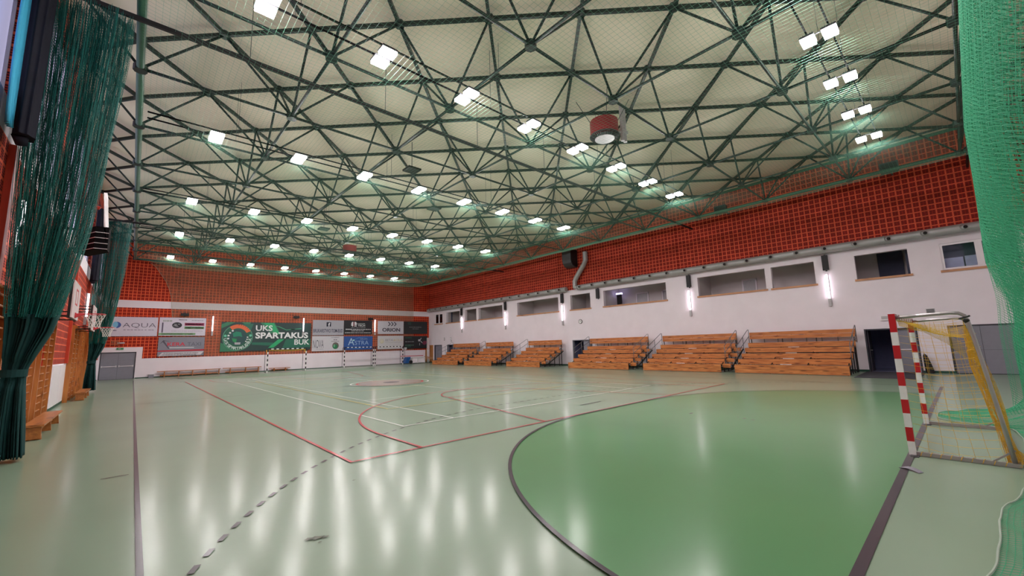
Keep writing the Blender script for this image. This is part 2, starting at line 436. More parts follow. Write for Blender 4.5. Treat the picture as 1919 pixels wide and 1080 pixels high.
# door frames seen on the gallery back wall
for k, (a, b) in enumerate(((15.6, 16.5), (13.4, 14.3), (8.0, 8.7), (20.0, 20.9))):
    w = MB(); w.box(29.12, 29.2, a - .09, a, 3.5, 5.62); w.box(29.12, 29.2, b, b + .09, 3.5, 5.62); w.box(29.12, 29.2, a - .09, b + .09, 5.55, 5.64)
    d = struct('door_%d' % (k + 11), w, M['white'])
    w = MB(); w.box(29.16, 29.2, a, b, 3.5, 5.55); w.build('leaf', M['lgrey'], d)
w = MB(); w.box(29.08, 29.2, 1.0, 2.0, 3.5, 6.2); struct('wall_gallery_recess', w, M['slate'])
# windows
for k, (a, b) in enumerate(WIN):
    w = MB(); x0, x1 = XR + 0.05, XR + 0.13; t = 0.09; mid = (a + b) / 2
    w.box(x0, x1, a, b, OZ0, OZ0 + t); w.box(x0, x1, a, b, OZ1 - t, OZ1)
    for y in (a, b - t): w.box(x0, x1, y, y + t, OZ0 + t, OZ1 - t)
    w.box(x0, x1, mid - 0.11, mid + 0.11, OZ0 + t, OZ1 - t)
    f = struct('window_%d' % (k + 1), w, M['whitepanel'])
    w = MB(); w.box(x0 + .035, x0 + .045, a + t, mid - .11, OZ0 + t, OZ1 - t); w.box(x0 + .035, x0 + .045, mid + .11, b - t, OZ0 + t, OZ1 - t)
    w.build('pane', M['glass'], f)
    w = MB()
    if k == 1:
        w.box(XR + .6, XR + .62, a + .1, a + .75, OZ0, OZ0 + .62); w.box(XR + .6, XR + .62, mid + .1, mid + .45, OZ0, OZ0 + .62); w.box(XR + .6, XR + .62, mid + .5, b + .5, OZ0, OZ0 + .6)
    else: w.box(XR + .4, XR + .42, a + .75, a + 1.1, OZ0, OZ1)
    w.build('blind', M['blind'], f)
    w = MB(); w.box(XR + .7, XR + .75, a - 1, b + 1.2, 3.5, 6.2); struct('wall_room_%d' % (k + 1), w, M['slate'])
# doorway corridors
for k, (a, b) in enumerate(DRS[:4]):
    if k == 0: continue
    w = MB(); x0, x1 = XR + 0.28, XR + 3.0
    w.box(x0, x1, a - .3, a - .2, 0, 2.6); w.box(x0, x1, b + .2, b + .3, 0, 2.6); w.box(x1, x1 + .1, a - .3, b + .3, 0, 2.6); w.box(x0, x1, a - .3, b + .3, 2.5, 2.6); w.box(x0, x1 + .1, a - .3, b + .3, -0.1, 0.0)
    struct('wall_corridor_%d' % (k + 1), w, M['corridor'])
def door_frame(a, b, z, name, m):
    w = MB(); x0, x1 = XR - 0.015, XR + 0.2
    w.box(x0, x1, a, a + .06, 0, z); w.box(x0, x1, b - .06, b, 0, z); w.box(x0, x1, a + .06, b - .06, z - .06, z)
    return struct(name, w, m)
def leaf(f, a, b, z, x=0.1, m='door'):
    w = MB(); w.box(XR + x, XR + x + .05, a, b, 0.01, z); w.cur = 0
    for zz in (0.25, 1.12): w.box(XR + x - .008, XR + x, a + .12, b - .12, zz, zz + .75)
    return w.build('leaf', M[m], f)
f = door_frame(41.27, 42.9, DZ, 'door_2', M['doordark']); leaf(f, 41.33, 42.15, 2.03); leaf(f, 42.16, 42.84, 2.03)
f = door_frame(38.24, 40.16, DZ, 'door_3', M['door']); leaf(f, 38.3, 39.2, 2.03)
f = door_frame(19.4, 21.42, DZ, 'door_4', M['door']); leaf(f, 19.46, 20.35, 2.03)
f = door_frame(0.78, 2.69, DZ, 'door_5', M['doordark']); lf = leaf(f, 0.84, 1.55, 2.03)
w = MB(); w.box(XR + .05, XR + .09, 0.9, 1.5, 1.05, 1.09); w.build('push_bar', M['whitepanel'], f)
w = MB(); w.box(XR + .28, XR + 1.1, 2.58, 2.63, 0.01, 2.03); lf = w.build('open_leaf', M['doordark'], f)
w = MB(); w.tube([(XR + .35, 2.58, 1.05), (XR + .35, 2.5, 1.05), (XR + .47, 2.5, 1.05)], .012, 8); w.build('handle', M['goalsteel'], f)
# grey sliding gate near the camera end
w = MB(); a, b = -3.9, -0.25
for i in range(4):
    y0 = a + .02 + i * 0.905; w.box(XR + .02, XR + .07, y0, y0 + 0.895, 0.02, 1.02); w.box(XR + .02, XR + .07, y0, y0 + 0.895, 1.03, 2.07)
g = struct('door_6', w, M['door']); w = MB(); w.box(XR + .08, XR + .14, a - .1, b + .1, 0, 2.12); w.build('backing', M['doordark'], g)
w = MB(); w.box(XR - .02, XR + .02, a - .06, a, 0, 2.12); w.box(XR - .02, XR + .02, b, b + .05, 0, 2.12); w.box(XR - .02, XR + .02, a, b, 2.07, 2.12); w.build('frame', M['doordark'], g)
# wood panelled strips in the far right corner
w = MB(); w.box(XR - .03, XR, 43.2, 44.0, 0.1, 2.1); w.box(XR - .5, XR - .22, YF - .03, YF, 0.08, FZ(1.57)); struct('trim_wood', w, M['woodpanel'])
# far double door
w = MB(); x0, x1, z1 = dz0[0], dz0[1], dz0[3]; mid = (x0 + x1) / 2
w.box(x0, x0 + .06, YF + .02, YF + .14, 0, z1); w.box(x1 - .06, x1, YF + .02, YF + .14, 0, z1); w.box(x0, x1, YF + .02, YF + .14, z1 - .06, z1)
f = struct('door_1', w, M['doordark'])
for a, b in ((x0 + .06, mid - .005), (mid + .005, x1 - .06)):
    w = MB(); w.box(a, b, YF + .06, YF + .11, 0.01, z1 - .06)
    for zz in (0.15, 1.1): w.box(a + .1, b - .1, YF + .05, YF + .06, zz, zz + .78)
    lf = w.build('leaf', M['door'], f)
    w = MB(); w.bar((a + .06, YF + .02, 1.0), (b - .06, YF + .02, 1.0), .04, .05); w.box(a + .04, a + .12, YF + .0, YF + .06, .94, 1.06); w.box(b - .12, b - .04, YF + .0, YF + .06, .94, 1.06)
    w.build('push_bar', M['whitepanel'], lf)
w = MB(); w.box(x0, x1, YF + .16, YF + .3, 0, z1); struct('wall_far_backing', w, M['doordark'])
# left wall: white plinth, brick, white band, glazing between brick piers
w = MB()
cols = [4.6, 10.9, 17.2, 23.5, 29.8, 36.1, 42.4]
wins = [(YN + .4, 3.9)] + [(cols[i] + .45, cols[i+1] - .45) for i in range(6)]
for a, b, c, d, mi in wall_cells(YN, YF, 0, ZC, [(p, q, 6.37, 10.4) for p, q in wins], [(YN, YF, 0, 1.55, 1), (YN, YF, 5.75, 6.37, 1)]):
    w.cur = mi; w.box(XL - 0.3, XL, a, b, c, d)
struct('wall_left', w, [M['brickY'], M['white']])
w = MB(); w.box(XL, XL + .02, YN, YF, 0, .08); struct('baseboard_left', w, M['base_green'])
for k, (p, q) in enumerate(wins):
    w = MB(); n = max(2, int((q - p) / 1.3))
    for i in range(n + 1): y = p + (q - p) * i / n; w.box(XL - .2, XL - .1, y - .03, y + .03, 6.37, 10.4)
    for z in (6.40, 8.4, 10.37): w.box(XL - .2, XL - .1, p, q, z - .03, z + .03)
    f = struct('window_%d' % (k + 3), w, M['lgrey'])
    w = MB(); w.box(XL - .17, XL - .15, p, q, 6.37, 10.4); w.build('glazing', M['lilac'], f)
for y in cols:
    w = MB(); w.box(XL, XL + .09, y - .13, y + .13, 1.55, 5.72); struct('trim_column', w, M['red'])
w = MB()
for a, b in ((20.1, 22.05), (22.1, 24.0), (13.0, 16.9)): w.box(XL, XL + .03, a, b, .1, 1.5)
struct('trim_wall_panel', w, M['whitepanel'])
# near wall behind the camera and ceiling
w = MB(); w.cur = 1; w.box(XL, XR, YN - .3, YN, 0, 6.3); w.cur = 0; w.box(XL, XR, YN - .3, YN, 6.3, ZC); struct('wall_near', w, [M['brickX'], M['white']])
w = MB(); w.box(XL - .3, XR + .3, YN - .3, YF + .3, ZC, ZC + .2)
struct('ceiling', w, M['ceil'])
w = MB(); w.box(XR - .06, XR, YN, YF, ZC - .14, ZC); w.box(XL, XR, YF - .06, YF, ZC - .14, ZC); struct('trim_ceiling_edge', w, M['pipe_green'])
# ================================================================== CAMERA
yaw, pitch, roll, FPX = 0.742585612, 0.1394497, -0.02775516, 770.8146
fw = Vector((math.sin(yaw)*math.cos(pitch), math.cos(yaw)*math.cos(pitch), math.sin(pitch)))
r0 = Vector((math.cos(yaw), -math.sin(yaw), 0)); u0 = r0.cross(fw)
rt = r0 * math.cos(roll) + u0 * math.sin(roll); up = u0 * math.cos(roll) - r0 * math.sin(roll)
cd = bpy.data.cameras.new('camera'); cd.sensor_fit = 'HORIZONTAL'; cd.sensor_width = 36.0; cd.lens = FPX / 1919.0 * 36.0; cd.clip_start = 0.05; cd.clip_end = 200
cam = bpy.data.objects.new('camera', cd); C.objects.link(cam)
mw = Matrix((( rt.x, up.x, -fw.x, CAM.x), (rt.y, up.y, -fw.y, CAM.y), (rt.z, up.z, -fw.z, CAM.z), (0, 0, 0, 1)))
cam.matrix_world = mw; bpy.context.scene.camera = cam
def in_view(p):
    d = Vector(p) - CAM; z = d.dot(fw)
    if z < 0.2: return False
    return abs(d.dot(rt) / z) < 1.27 and abs(d.dot(up) / z) < 0.72
def rank(p): return ((Vector(p) - CAM).length if in_view(p) else 1000 + (Vector(p) - CAM).length)

# ================================================================== ROOF SPACE FRAME
ZT, ZB = 10.9, 9.24
top = {}
for i in range(-2, 15):
    for j in range(-9, 18):
        if (i + j) % 2: continue
        x = 1.15 + 1.81 * i; y = 12.66 + 1.81 * j
        top[(i, j)] = (max(x, XL + .08), y, ZT)
bot = {}
for k in range(-1, 7):
    for m in range(-4, 10): bot[(k, m)] = (3.07 + 3.62 * k, 9.385 + 3.62 * m, ZB)
tc, bc, dg, nd = [], [], [], []
for (i, j), p in top.items():
    for di in (1,):
        for dj in (1, -1):
            q = top.get((i + di, j + dj))
            if q: tc.append((p, q))
    nd.append((p, .14, .14))
for (k, m), p in bot.items():
    for q in (bot.get((k + 1, m)), bot.get((k, m + 1))):
        if q: bc.append((p, q))
    i, j = 1 + 2 * k, -2 + 2 * m
    for d in ((1, 0), (-1, 0), (0, 1), (0, -1)):
        q = top.get((i + d[0], j + d[1]))
        if q: dg.append((p, q))
    nd.append((p, .15, .17))
sf = thing('space_frame', (12.2, 19.5, ZB), 'dark green steel space frame of bars and nodes spanning the whole ceiling', 'roof truss')
def split(items, mid, maker, name, m, **kw):
    items = sorted(items, key=mid)
    for it in items[:100]:
        b = MB(); maker(b, it); b.build(name, m, sf, **kw)
    if len(items) > 100:
        b = MB()
        for it in items[100:]: maker(b, it)
        b.build(name, m, sf, **kw)['kind'] = 'stuff'
midp = lambda it: rank(((it[0][0]+it[1][0])/2, (it[0][1]+it[1][1])/2, (it[0][2]+it[1][2])/2))
split(tc, midp, lambda b, it: b.bar(it[0], it[1], .085, .11), 'top_chord', M['steel_green'])
def mk_b(b, it):
    e = it[0][0] == it[1][0] and (abs(it[0][0] + .55) < .1 or abs(it[0][0] - 24.79) < .1) or (it[0][1] == it[1][1] and abs(it[0][1] - 41.965) < .1)
    b.tube([it[0], it[1]], .085 if e else .042, 10)
split([t for t in bc if not (t[0][0] == t[1][0] and (abs(t[0][0] + .55) < .1 or abs(t[0][0] - 24.79) < .1))], midp, mk_b, 'bottom_chord', M['steel_green'], smooth=True)
for x in (-.55, 24.79):
    b = MB(); b.tube([(x, 9.385 - 4*3.62, ZB), (x, 41.965, ZB)], .085, 12); b.build('edge_tube', M['pipe_green'], sf, smooth=True)
split(dg, midp, lambda b, it: b.tube([it[0], it[1]], .036, 8), 'web_brace', M['steel_green'], smooth=True)
def mk_n(b, it):
    p, r, h = it; b.tube([(p[0], p[1], p[2] - h/2), (p[0], p[1], p[2] + h/2)], r, 8)
split(nd, lambda it: rank(it[0]), mk_n, 'node_joint', M['steel_green'])

# ================================================================== FLOODLIGHTS: six rows of eight pairs
ZL = 8.74
rows_y = [0.74, 7.93, 14.92, 22.5, 29.45, 37.05]
row_names = ['row nearest the camera', 'second row from the camera', 'third row from the camera', 'fourth row from the camera', 'fifth row from the camera', 'row nearest the far wall']
proto = None
for ri, ry in enumerate(rows_y):
    t = thing('light_rail', (9, ry, ZL + .13), 'pair of thin dark bars carrying the floodlights of the ' + row_names[ri], 'rail', 'floodlight carrier rails')
    for dy in (-.21, .21):
        b = MB(); b.bar((-.35, ry + dy, ZL + .15), (20.2, ry + dy, ZL + .15), .03, .04); b.build('bar', M['matt'], t)
        for k in range(4):
            n = MB(); x = 1.9 + k * 5.43; n.bar((x, ry + dy, ZL + .17), (x, ry + dy, ZT - .06), .009, .009); n.build('hanger_rod', M['dgrey'], t)
    for k in range(8):
        x = 1.35 + 2.466 * k
        lab = 'twin white LED floodlight, %s from the left wall in the %s' % (ORD[k], row_names[ri])
        if proto is None:
            proto = thing('floodlight', (x, ry, ZL), lab, 'light', 'twin floodlights under the roof frame')
            for dy in (-.21, .21):
                b = MB(); b.box(x - .19, x + .19, ry + dy - .145, ry + dy + .145, ZL + .03, ZL + .08)
                for q in range(6): b.box(x - .17, x + .17, ry + dy - .12 + q * .045, ry + dy - .11 + q * .045, ZL + .08, ZL + .11)
                h = b.build('housing', M['dgrey'], proto)
                b = MB(); b.box(x - .175, x + .175, ry + dy - .13, ry + dy + .13, ZL - .04, ZL + .03); b.build('lens', M['lamp'], h)
            b = MB(); b.box(x - .02, x + .02, ry - .24, ry + .24, ZL + .11, ZL + .125); b.build('bracket', M['dgrey'], proto)
        else:
            c = copy_tree(proto); c.location = (x, ry, ZL); c['label'] = lab

# ---- wall strip lights
def strip_light(x, y, z0, z1, side, lab, off=False):
    t = thing('strip_light', (x, y, z0), lab, 'light', 'vertical strip lights on the walls')
    nx, ny = side; b = MB(); h = MB(); w = .075
    def bx(mb, wd, d0, d1, a, c):
        if nx: mb.box(x + nx * d0, x + nx * d1, y - wd, y + wd, a, c)
        else: mb.box(x - wd, x + wd, y + ny * d0, y + ny * d1, a, c)
    d = off or 0
    bx(h, w - .025, .003 + d, .05 + d, z0 - .42, z1 + .03); bx(h, w - .01, .05 + d, .10 + d, z0 - .42, z0 - .02)
    bx(b, w - .038, .055 + d, .12 + d, z0, z1)
    h.build('wall_mount', M['lgrey'], t); b.build('tube', M['tube'], t)
for y, nm in ((37.1, 'on the white wall nearest the far corner'), (29.73, 'above the second stand from the far end'), (22.33, 'left of the round wall clock'), (11.3, 'above the second wooden stand from the near goal'), (3.88, 'above the nearest wooden stand')):
    strip_light(XR, y, 3.78, 5.05, (-1, 0), 'white vertical strip light ' + nm)
for x, nm in ((5.05, 'between the white advert board and the big green banner'), (12.72, 'in front of the right end of the big green banner'), (20.45, 'between the black advert and the arrow logo advert')):
    strip_light(FX(x), YF, FZ(3.85), FZ(5.16), (0, -1), 'white vertical strip light ' + nm, .17 if 10 < x < 15 else .09)
for y, nm in ((12.0, 'behind the near net curtain'), (29.3, 'behind the far net curtain')):
    strip_light(XL, y, 3.82, 5.0, (1, 0), 'white vertical strip light on the left wall ' + nm)

# ---- black wall loudspeakers
def speaker(x, y, z0, z1, side, w, lab, grp, o=0):
    t = thing('loudspeaker', (x, y, z0), lab, 'speaker', grp); nx, ny = side; b = MB(); g = MB()
    def bx(mb, wd, d0, d1, a, c):
        if nx: mb.box(x + nx * d0, x + nx * d1, y - wd, y + wd, a, c)
        else: mb.box(x - wd, x + wd, y + ny * d0, y + ny * d1, a, c)
    bx(b, w, .03 + o, .17 + o, z0, z1); bx(g, w - .02, .17 + o, .18 + o, z0 + .03, z1 - .03); m = MB()
    bx(m, .04, .002 + o, .03 + o, z0 - .06, z1 + .06); m.build('wall_mount', M['dgrey'], t)
    b.build('cabinet', M['black'], t); g.build('grille', M['black'], t)
for y, nm in ((37.1, 'above the strip light nearest the far corner'), (29.68, 'second from the far corner along the white wall'), (22.28, 'above the strip light left of the clock'), (18.57, 'beside the long gallery opening, with no light under it'), (11.24, 'above the strip light over the fifth stand'), (3.86, 'above the strip light closest to the camera')):
    speaker(XR, y, 5.28, 6.07, (-1, 0), .13, 'black upright wall loudspeaker ' + nm, 'black loudspeakers on the white wall')
for x, nm in ((3.0, 'over the white advert board'), (12.03, 'over the right end of the green banner'), (19.9, 'over the black advert with white lines')):
    speaker(FX(x), YF, FZ(5.16), FZ(5.38), (0, -1), .27, 'black flat box loudspeaker ' + nm, 'black speakers above the adverts', .09)
for x, y, nm in ((8.39, 14.9, 'nearest the camera'), (11.9, 18.75, 'in the middle of the hall'), (8.41, 26.46, 'farthest from the camera')):
    t = thing('ceiling_speaker', (x, y, 9.55), 'flat black square speaker hung under the roof frame, ' + nm, 'speaker', 'square speakers under the roof')
    b = MB(); b.box(x - .3, x + .3, y - .3, y + .3, 9.55, 9.63); b.build('cabinet', M['black'], t)
    b = MB(); b.tube([(x, y, 9.63), (x, y, ZT)], .015, 6); b.build('hanger_rod', M['dgrey'], t)
for y, nm in ((0.75, 'nearer to the green net'), (8.35, 'farther from the green net')):
    t = thing('air_grille', (25.5, y, 9.35), 'dark rectangular air grille box at the green edge tube, ' + nm, 'vent', 'air grilles at the edge tube')
    b = MB(); b.box(25.4, 25.7, y - .32, y + .32, 9.36, 9.78); b.build('box', M['black'], t)
    b = MB(); b.box(25.36, 25.4, y - .34, y + .34, 9.34, 9.38); b.box(25.36, 25.4, y - .34, y + .34, 9.76, 9.8); b.box(25.36, 25.4, y - .34, y - .30, 9.38, 9.76); b.box(25.36, 25.4, y + .30, y + .34, 9.38, 9.76)
    b.build('frame', M['dgrey'], t)
    b = MB(); b.box(25.7, XR, y - .03, y + .03, 9.55, 9.6); b.build('bracket', M['dgrey'], t)

# ================================================================== VENTILATION DUCTS
def duct(y0, y1, nozz, lab):
    x, z, r = 26.58, 6.36, .205
    t = thing('ventilation_duct', (x, (y0 + y1) / 2, z), lab, 'duct', 'round ducts along the white wall')
    b = MB(); b.tube([(x, y0, z), (x, y1, z)], r, 24)
    b.build('pipe', M['galv'], t, smooth=False)
    y = y0 + 1.0; 
    while y < y1: 
        b = MB(); b.tube([(x, y - .03, z), (x, y + .03, z)], r + .012, 24); b.build('seam_ring', M['galv'], t); y += 2.6
    for ny in nozz:
        b = MB(); d = Vector((-.80, -.25, -.12)).normalized(); p = Vector((x, ny, z)) + Vector((-.75, 0, .1)).normalized() * (r - .06)
        b.tube([p, p + d * .22], [.12, .085], 12); nz = b.build('nozzle', M['galv'], t, smooth=True)
        b = MB(); b.tube([p + d * .215, p + d * .226], .072, 12); b.build('nozzle_opening', M['hole'], nz)
    y = y0 + .8
    while y < y1:
        b = MB(); b.bar((x, y, z + r - .01), (XR, y, z + r + .05), .03, .02); b.build('bracket', M['dgrey'], t); y += 5.2
    return t
duct(21.6, 43.9, [43.0, 41.8, 40.6, 39.4, 38.2, 37.1] + [35.95 - 1.25 * k for k in range(12)], 'grey round ventilation duct with nozzles, running to the far corner')
t2 = duct(-4.8, 20.25, [20.03 - 1.25 * k for k in range(19)], 'long grey round ventilation duct with nozzles, passing behind the green net')
b = MB(); b.tube([(26.56, 20.3, 6.36), (26.56, 20.62, 6.42), (26.56, 20.62, 6.9), (26.56, 20.4, 7.25), (26.56, 19.62, 8.15), (26.56, 19.42, 8.5), (26.56, 19.42, 9.2)], .20, 16)
for z in (8.55, 8.75): b.tube([(26.56, 19.42, z), (26.56, 19.42, z + .05)], .22, 16)
b.build('riser_bend', M['galv'], t2, smooth=False)
t = thing('air_outlet', (26.4, 20.9, 8.2), 'dark grey curved air outlet box high on the red brick wall beside the duct bend', 'vent')
b = MB(); prof = [(26.86, 20.5, 9.6), (26.0, 20.5, 9.6), (26.0, 20.5, 8.75), (26.06, 20.5, 8.45), (26.25, 20.5, 8.22), (26.5, 20.5, 8.12), (26.86, 20.5, 8.12)]
b.prism(prof, (0, 0.9, 0)); b.build('hood', M['dgrey'], t)
b = MB(); b.prism([(p[0] + .04 if p[0] < 26.8 else p[0], 20.47, p[2] + (.05 if p[2] < 9 else -.05)) for p in prof], (0, .03, 0)); b.build('opening', M['black'], t)

# ---- ceiling fans
def fan(x, y, lab):
    z = 9.35; t = thing('ceiling_fan', (x, y, z), lab, 'fan', 'maroon drum fans in the roof')
    b = MB(); b.tube([(x, y, z + .12), (x, y, z + .68)], .52, 32); b.build('drum', M['fanred'], t, smooth=False)
    b = MB()
    for k in range(40):
        a = 2*PI*k/40; ca, sa = math.cos(a), math.sin(a)
        b.bar((x + .37*ca, y + .37*sa, z - .0), (x + .53*ca, y + .53*sa, z + .10), .018, .05)
    b.tube([(x + .53*math.cos(2*PI*k/40), y + .53*math.sin(2*PI*k/40), z + .10) for k in range(40)], .02, 6, closed=True); b.build('vane_ring', M['dgrey'], t)
    b = MB(); b.tube([(x, y, z - .02), (x, y, z + .10)], .36, 32); b.build('outlet_disc', M['lgrey'], t)
    for k in range(4):
        a = PI/4 + k*PI/2; b = MB(); b.tube([(x + .5*math.cos(a), y + .5*math.sin(a), z + .66), (x + 1.0*math.cos(a), y + 1.0*math.sin(a), ZT)], .012, 6); b.build('hanger_rod', M['dgrey'], t)
    return t
f = fan(12.35, 7.5, 'maroon drum fan with pale round outlet under the roof, near the camera')
b = MB()
for dx in (.75, .93): b.tube([(12.35 + dx, 7.2, 9.4), (12.35 + dx, 7.2, 10.85)], .07, 12)
b.box(13.0, 13.4, 7.12, 7.28, 9.75, 9.85); b.build('flue_pipe', M['lgrey'], f)
fan(12.07, 31.66, 'maroon drum fan hung under the roof far down the hall, above the centre line')
# ================================================================== NETS
def lerp_tab(tab, s):
    if s <= tab[0][0]: return tab[0][1]
    for (a, va), (b, vb) in zip(tab, tab[1:]):
        if s <= b: return va + (vb - va) * (s - a) / (b - a)
    return tab[-1][1]
# roof safety net, slung under the floodlights and tied to the edge tubes
def zn(x, y):
    d = min(x + .55, 24.79 - x, 41.96 - y, 99)
    q = max(0.0, min(1.0, d / 2.2)); base = 9.2 - .72 * (q * q * (3 - 2 * q))
    return base + .05 * math.sin(x * 1.7) * math.sin(y * 1.3)
b = MB(); xs = [-.55, .1, .7, 1.7, 3, 6, 9, 12, 15, 18, 21, 22.6, 23.5, 24.2, 24.79]; ysm = [-4.5, 0, 4, 8, 12, 16, 20, 24, 28, 32, 36, 39.7, 40.5, 41.3, 41.96]
x = -.45
while x < 24.75: b.strand([(x, y, zn(x, y)) for y in ysm], .0021); x += .12
y = -4.4
while y < 41.9: b.strand([(q, y, zn(q, y)) for q in xs], .0021); y += .12
one('roof_net', b, M['roofnet'], 'fine pale green safety net stretched under the floodlights and roof frame', 'net', (12, 18, 8.5))
# beige ball net in front of the far wall
b = MB(); tab = [(1.58, 2.35), (3.0, 2.3), (6.65, 1.9), (7.3, 1.72), (7.95, 1.46), (8.4, 1.18), (9.05, .78), (9.4, .4)]
y0 = YF - .06; x1 = FX(25.5); c = .052
z = 1.62
while z < 9.35:
    xa = lerp_tab(tab, z); n = 8; b.strand([(xa + (x1 - xa) * i / n, y0 + .012 * math.sin(i * 2.1), z) for i in range(n + 1)], .0036); z += c
x = .45
while x < x1:
    zt = 9.35
    while zt > 1.7 and lerp_tab(tab, zt) > x: zt -= .04
    if x < 2.3:
        zl = 1.6
        while zl < zt and lerp_tab(tab, zl) > x: zl += .05
    else: zl = 1.6
    if zt - zl > .1: b.strand([(x, y0, zl), (x, y0 + .01, (zl + zt) / 2), (x, y0, zt)], .0036)
    x += c
nb = thing('ball_net', (12, y0, 1.6), 'wide beige ball stop net hung in front of the far brick wall', 'net')
b.build('netting', M['beigenet'], nb)
b = MB(); b.tube([(lerp_tab(tab, z), y0, z) for z in (1.6, 2, 4, 6.65, 7.3, 7.95, 8.4, 9.05, 9.4)], .012, 6); b.build('edge_cord', M['beigenet'], nb)
b = MB(); b.tube([(.3, y0, 9.42), (x1 + .1, y0, 9.42)], .02, 8); b.build('top_cable', M['dgrey'], nb)

# curtain rails across the hall
def rail(y, z, x0, lab):
    t = thing('curtain_rail', (12, y, z), lab, 'rail', 'curtain rails across the hall')
    b = MB(); b.box(x0, 26.6, y - .035, y + .035, z - .05, z + .05); b.build('track', M['black'], t)
    b = MB()
    for k in range(7):
        x = 1.5 + 3.62 * k; b = MB(); b.bar((x, y, z + .05), (x, y, ZT - .06), .014, .014); b.build('hanger_rod', M['dgrey'], t)
rail(10.62, 9.08, -1.95, 'black curtain rail crossing the hall above the near net curtain')
rail(29.5, 9.08, -1.95, 'black curtain rail crossing the hall above the far net curtain')
# gathered net curtains on the left wall
RT = [(0.0, -1.44), (.7, -1.49), (1.40, -1.545), (1.52, -1.55), (1.65, -1.52), (2.26, -1.29), (2.86, -1.17), (4.2, -.97), (5.3, -.87), (6.9, -.76), (8.4, -.68), (9.1, -.67)]
LT = [(0.0, -1.90), (.7, -1.88), (1.40, -1.82), (1.52, -1.81), (1.65, -1.82), (2.3, -1.84), (3.0, -1.885), (4.2, -1.93), (5.6, -1.98), (9.1, -2.03)]
def fold_pt(u, z, y, nf, ph, amp):
    xl, xr = lerp_tab(LT, z), lerp_tab(RT, z)
    a = amp * (.55 if z < 1.75 and z > 1.3 else 1.0) * min(1, .5 + abs(z - 1.5) / 2.0)
    x = xl + (xr - xl) * u + .02 * math.sin(u * nf * 4 * PI + ph + z)
    yy = y + a * math.sin(u * nf * 2 * PI + ph + .25 * math.sin(z * .9 + u * 7)) + .4 * a * math.sin(u * nf * 5.1 + z * .4)
    return (x, yy, z)
def net_curtain(y, z0, lab, nv, nf, cell, r, clothz, hem):
    t = thing('net_curtain', (-1.6, y, hem), lab, 'curtain', 'gathered net curtains on the left wall')
    b = MB()
    zs = [z0 - (z0 - clothz) * i / 26 for i in range(27)]
    rnd = random.Random(nv)
    for k in range(nv):
        u = k / (nv - 1); jx, jy, ph = rnd.uniform(-.035, .035), rnd.uniform(-.12, .12), rnd.uniform(0, 6)
        b.strand([(p[0] + jx * min(1, (z - clothz + .3) / 1.5) + .008 * math.sin(z * 2 + ph), p[1] + jy * min(1, (z - clothz + .3) / 1.5), p[2]) for z, p in ((z, fold_pt(u, z, y, nf, 0, .24)) for z in zs)], r)
    z = clothz; m = nf * 8
    while z < z0:
        b.strand([fold_pt(i / m, z + .03 * math.sin(i * .9), y, nf, 0, .24) for i in range(m + 1)], r); z += cell
    b.build('netting', M['tealnet'], t)
    m = nf * 12; rows = []
    for i in range(34):
        z = clothz + .05 - (clothz + .05 - hem) * i / 33
        rows.append([fold_pt(q / m, z, y, nf * .7, .6, .20) for q in range(m + 1)])
    b = MB(); b.grid(rows); o = b.build('cloth', M['tealcloth'], t, smooth=True)
    sm = o.modifiers.new('thick', 'SOLIDIFY'); sm.thickness = .008
    b = MB(); ring = [(-1.685 + .17 * math.cos(2*PI*k/20), y + .19 * math.sin(2*PI*k/20)) for k in range(20)]
    for k in range(20):
        p, q = ring[k], ring[(k + 1) % 20]; b.poly([(p[0], p[1], 1.45), (q[0], q[1], 1.45), (q[0], q[1], 1.58), (p[0], p[1], 1.58)])
    b.build('tie_band', M['tealcloth'], t)
    return t
net_curtain(10.72, 8.99, 'near teal net curtain with dark cloth foot, gathered and tied at the left wall', 430, 17, .062, .0036, 2.5, .06)
net_curtain(29.5, 8.98, 'far teal net curtain with dark cloth foot, tied beside the white double door corner', 260, 13, .10, .005, 2.45, .10)
def roll_bundle(x, y, z0, z1, w, d, lab, blue):
    t = thing('rolled_curtain', (x, y, z0), lab, 'curtain', 'rolled black curtains on the left wall')
    rows = []; n = 40
    for i in range(15):
        z = z1 - (z1 - z0) * i / 14; g = 1.0 - .12 * (i / 14)
        rows.append([(x + g * w * math.cos(2*PI*k/n) * (1 + .10 * math.sin(5*2*PI*k/n + .2*i)), y + g * d * math.sin(2*PI*k/n) * (1 + .12 * math.sin(7*2*PI*k/n + i*.15)), z) for k in range(n + 1)])
    b = MB(); b.grid(rows); b.poly(rows[-1][:-1]); b.build('cloth_roll', M['darkcloth'], t, smooth=True)
    b = MB(); b.tube([(x - w * .3, y - .02, z0 + .02), (x - w*.2, y + d * .3, z0 - .12)], [w * .75, w * .5], 14); b.build('rolled_end', M['darkcloth'], t, smooth=True)
    if blue:
        rows = []
        for i in range(13):
            q = i / 12; z = z1 - .1 - (z1 - z0 - .15) * q
            rows.append([(x - w * .9 + .035 * math.sin(k * 2.2), y - d * .8 - (.12 + .34 * math.sin(PI * (.12 + .72 * q))) * (k / 10.) - .03 * math.cos(k * 2.0), z) for k in range(11)])
        b = MB(); b.grid(rows); o = b.build('blue_lining', M['blue'], t, smooth=True); o.modifiers.new('thick', 'SOLIDIFY').thickness = .01
roll_bundle(-1.84, 10.0, 5.62, 9.3, .145, .25, 'black rolled up curtain with light blue lining beside the near net curtain', True)
roll_bundle(-1.86, 28.55, 5.6, 9.3, .17, .26, 'small black rolled up curtain beside the far net curtain', False)

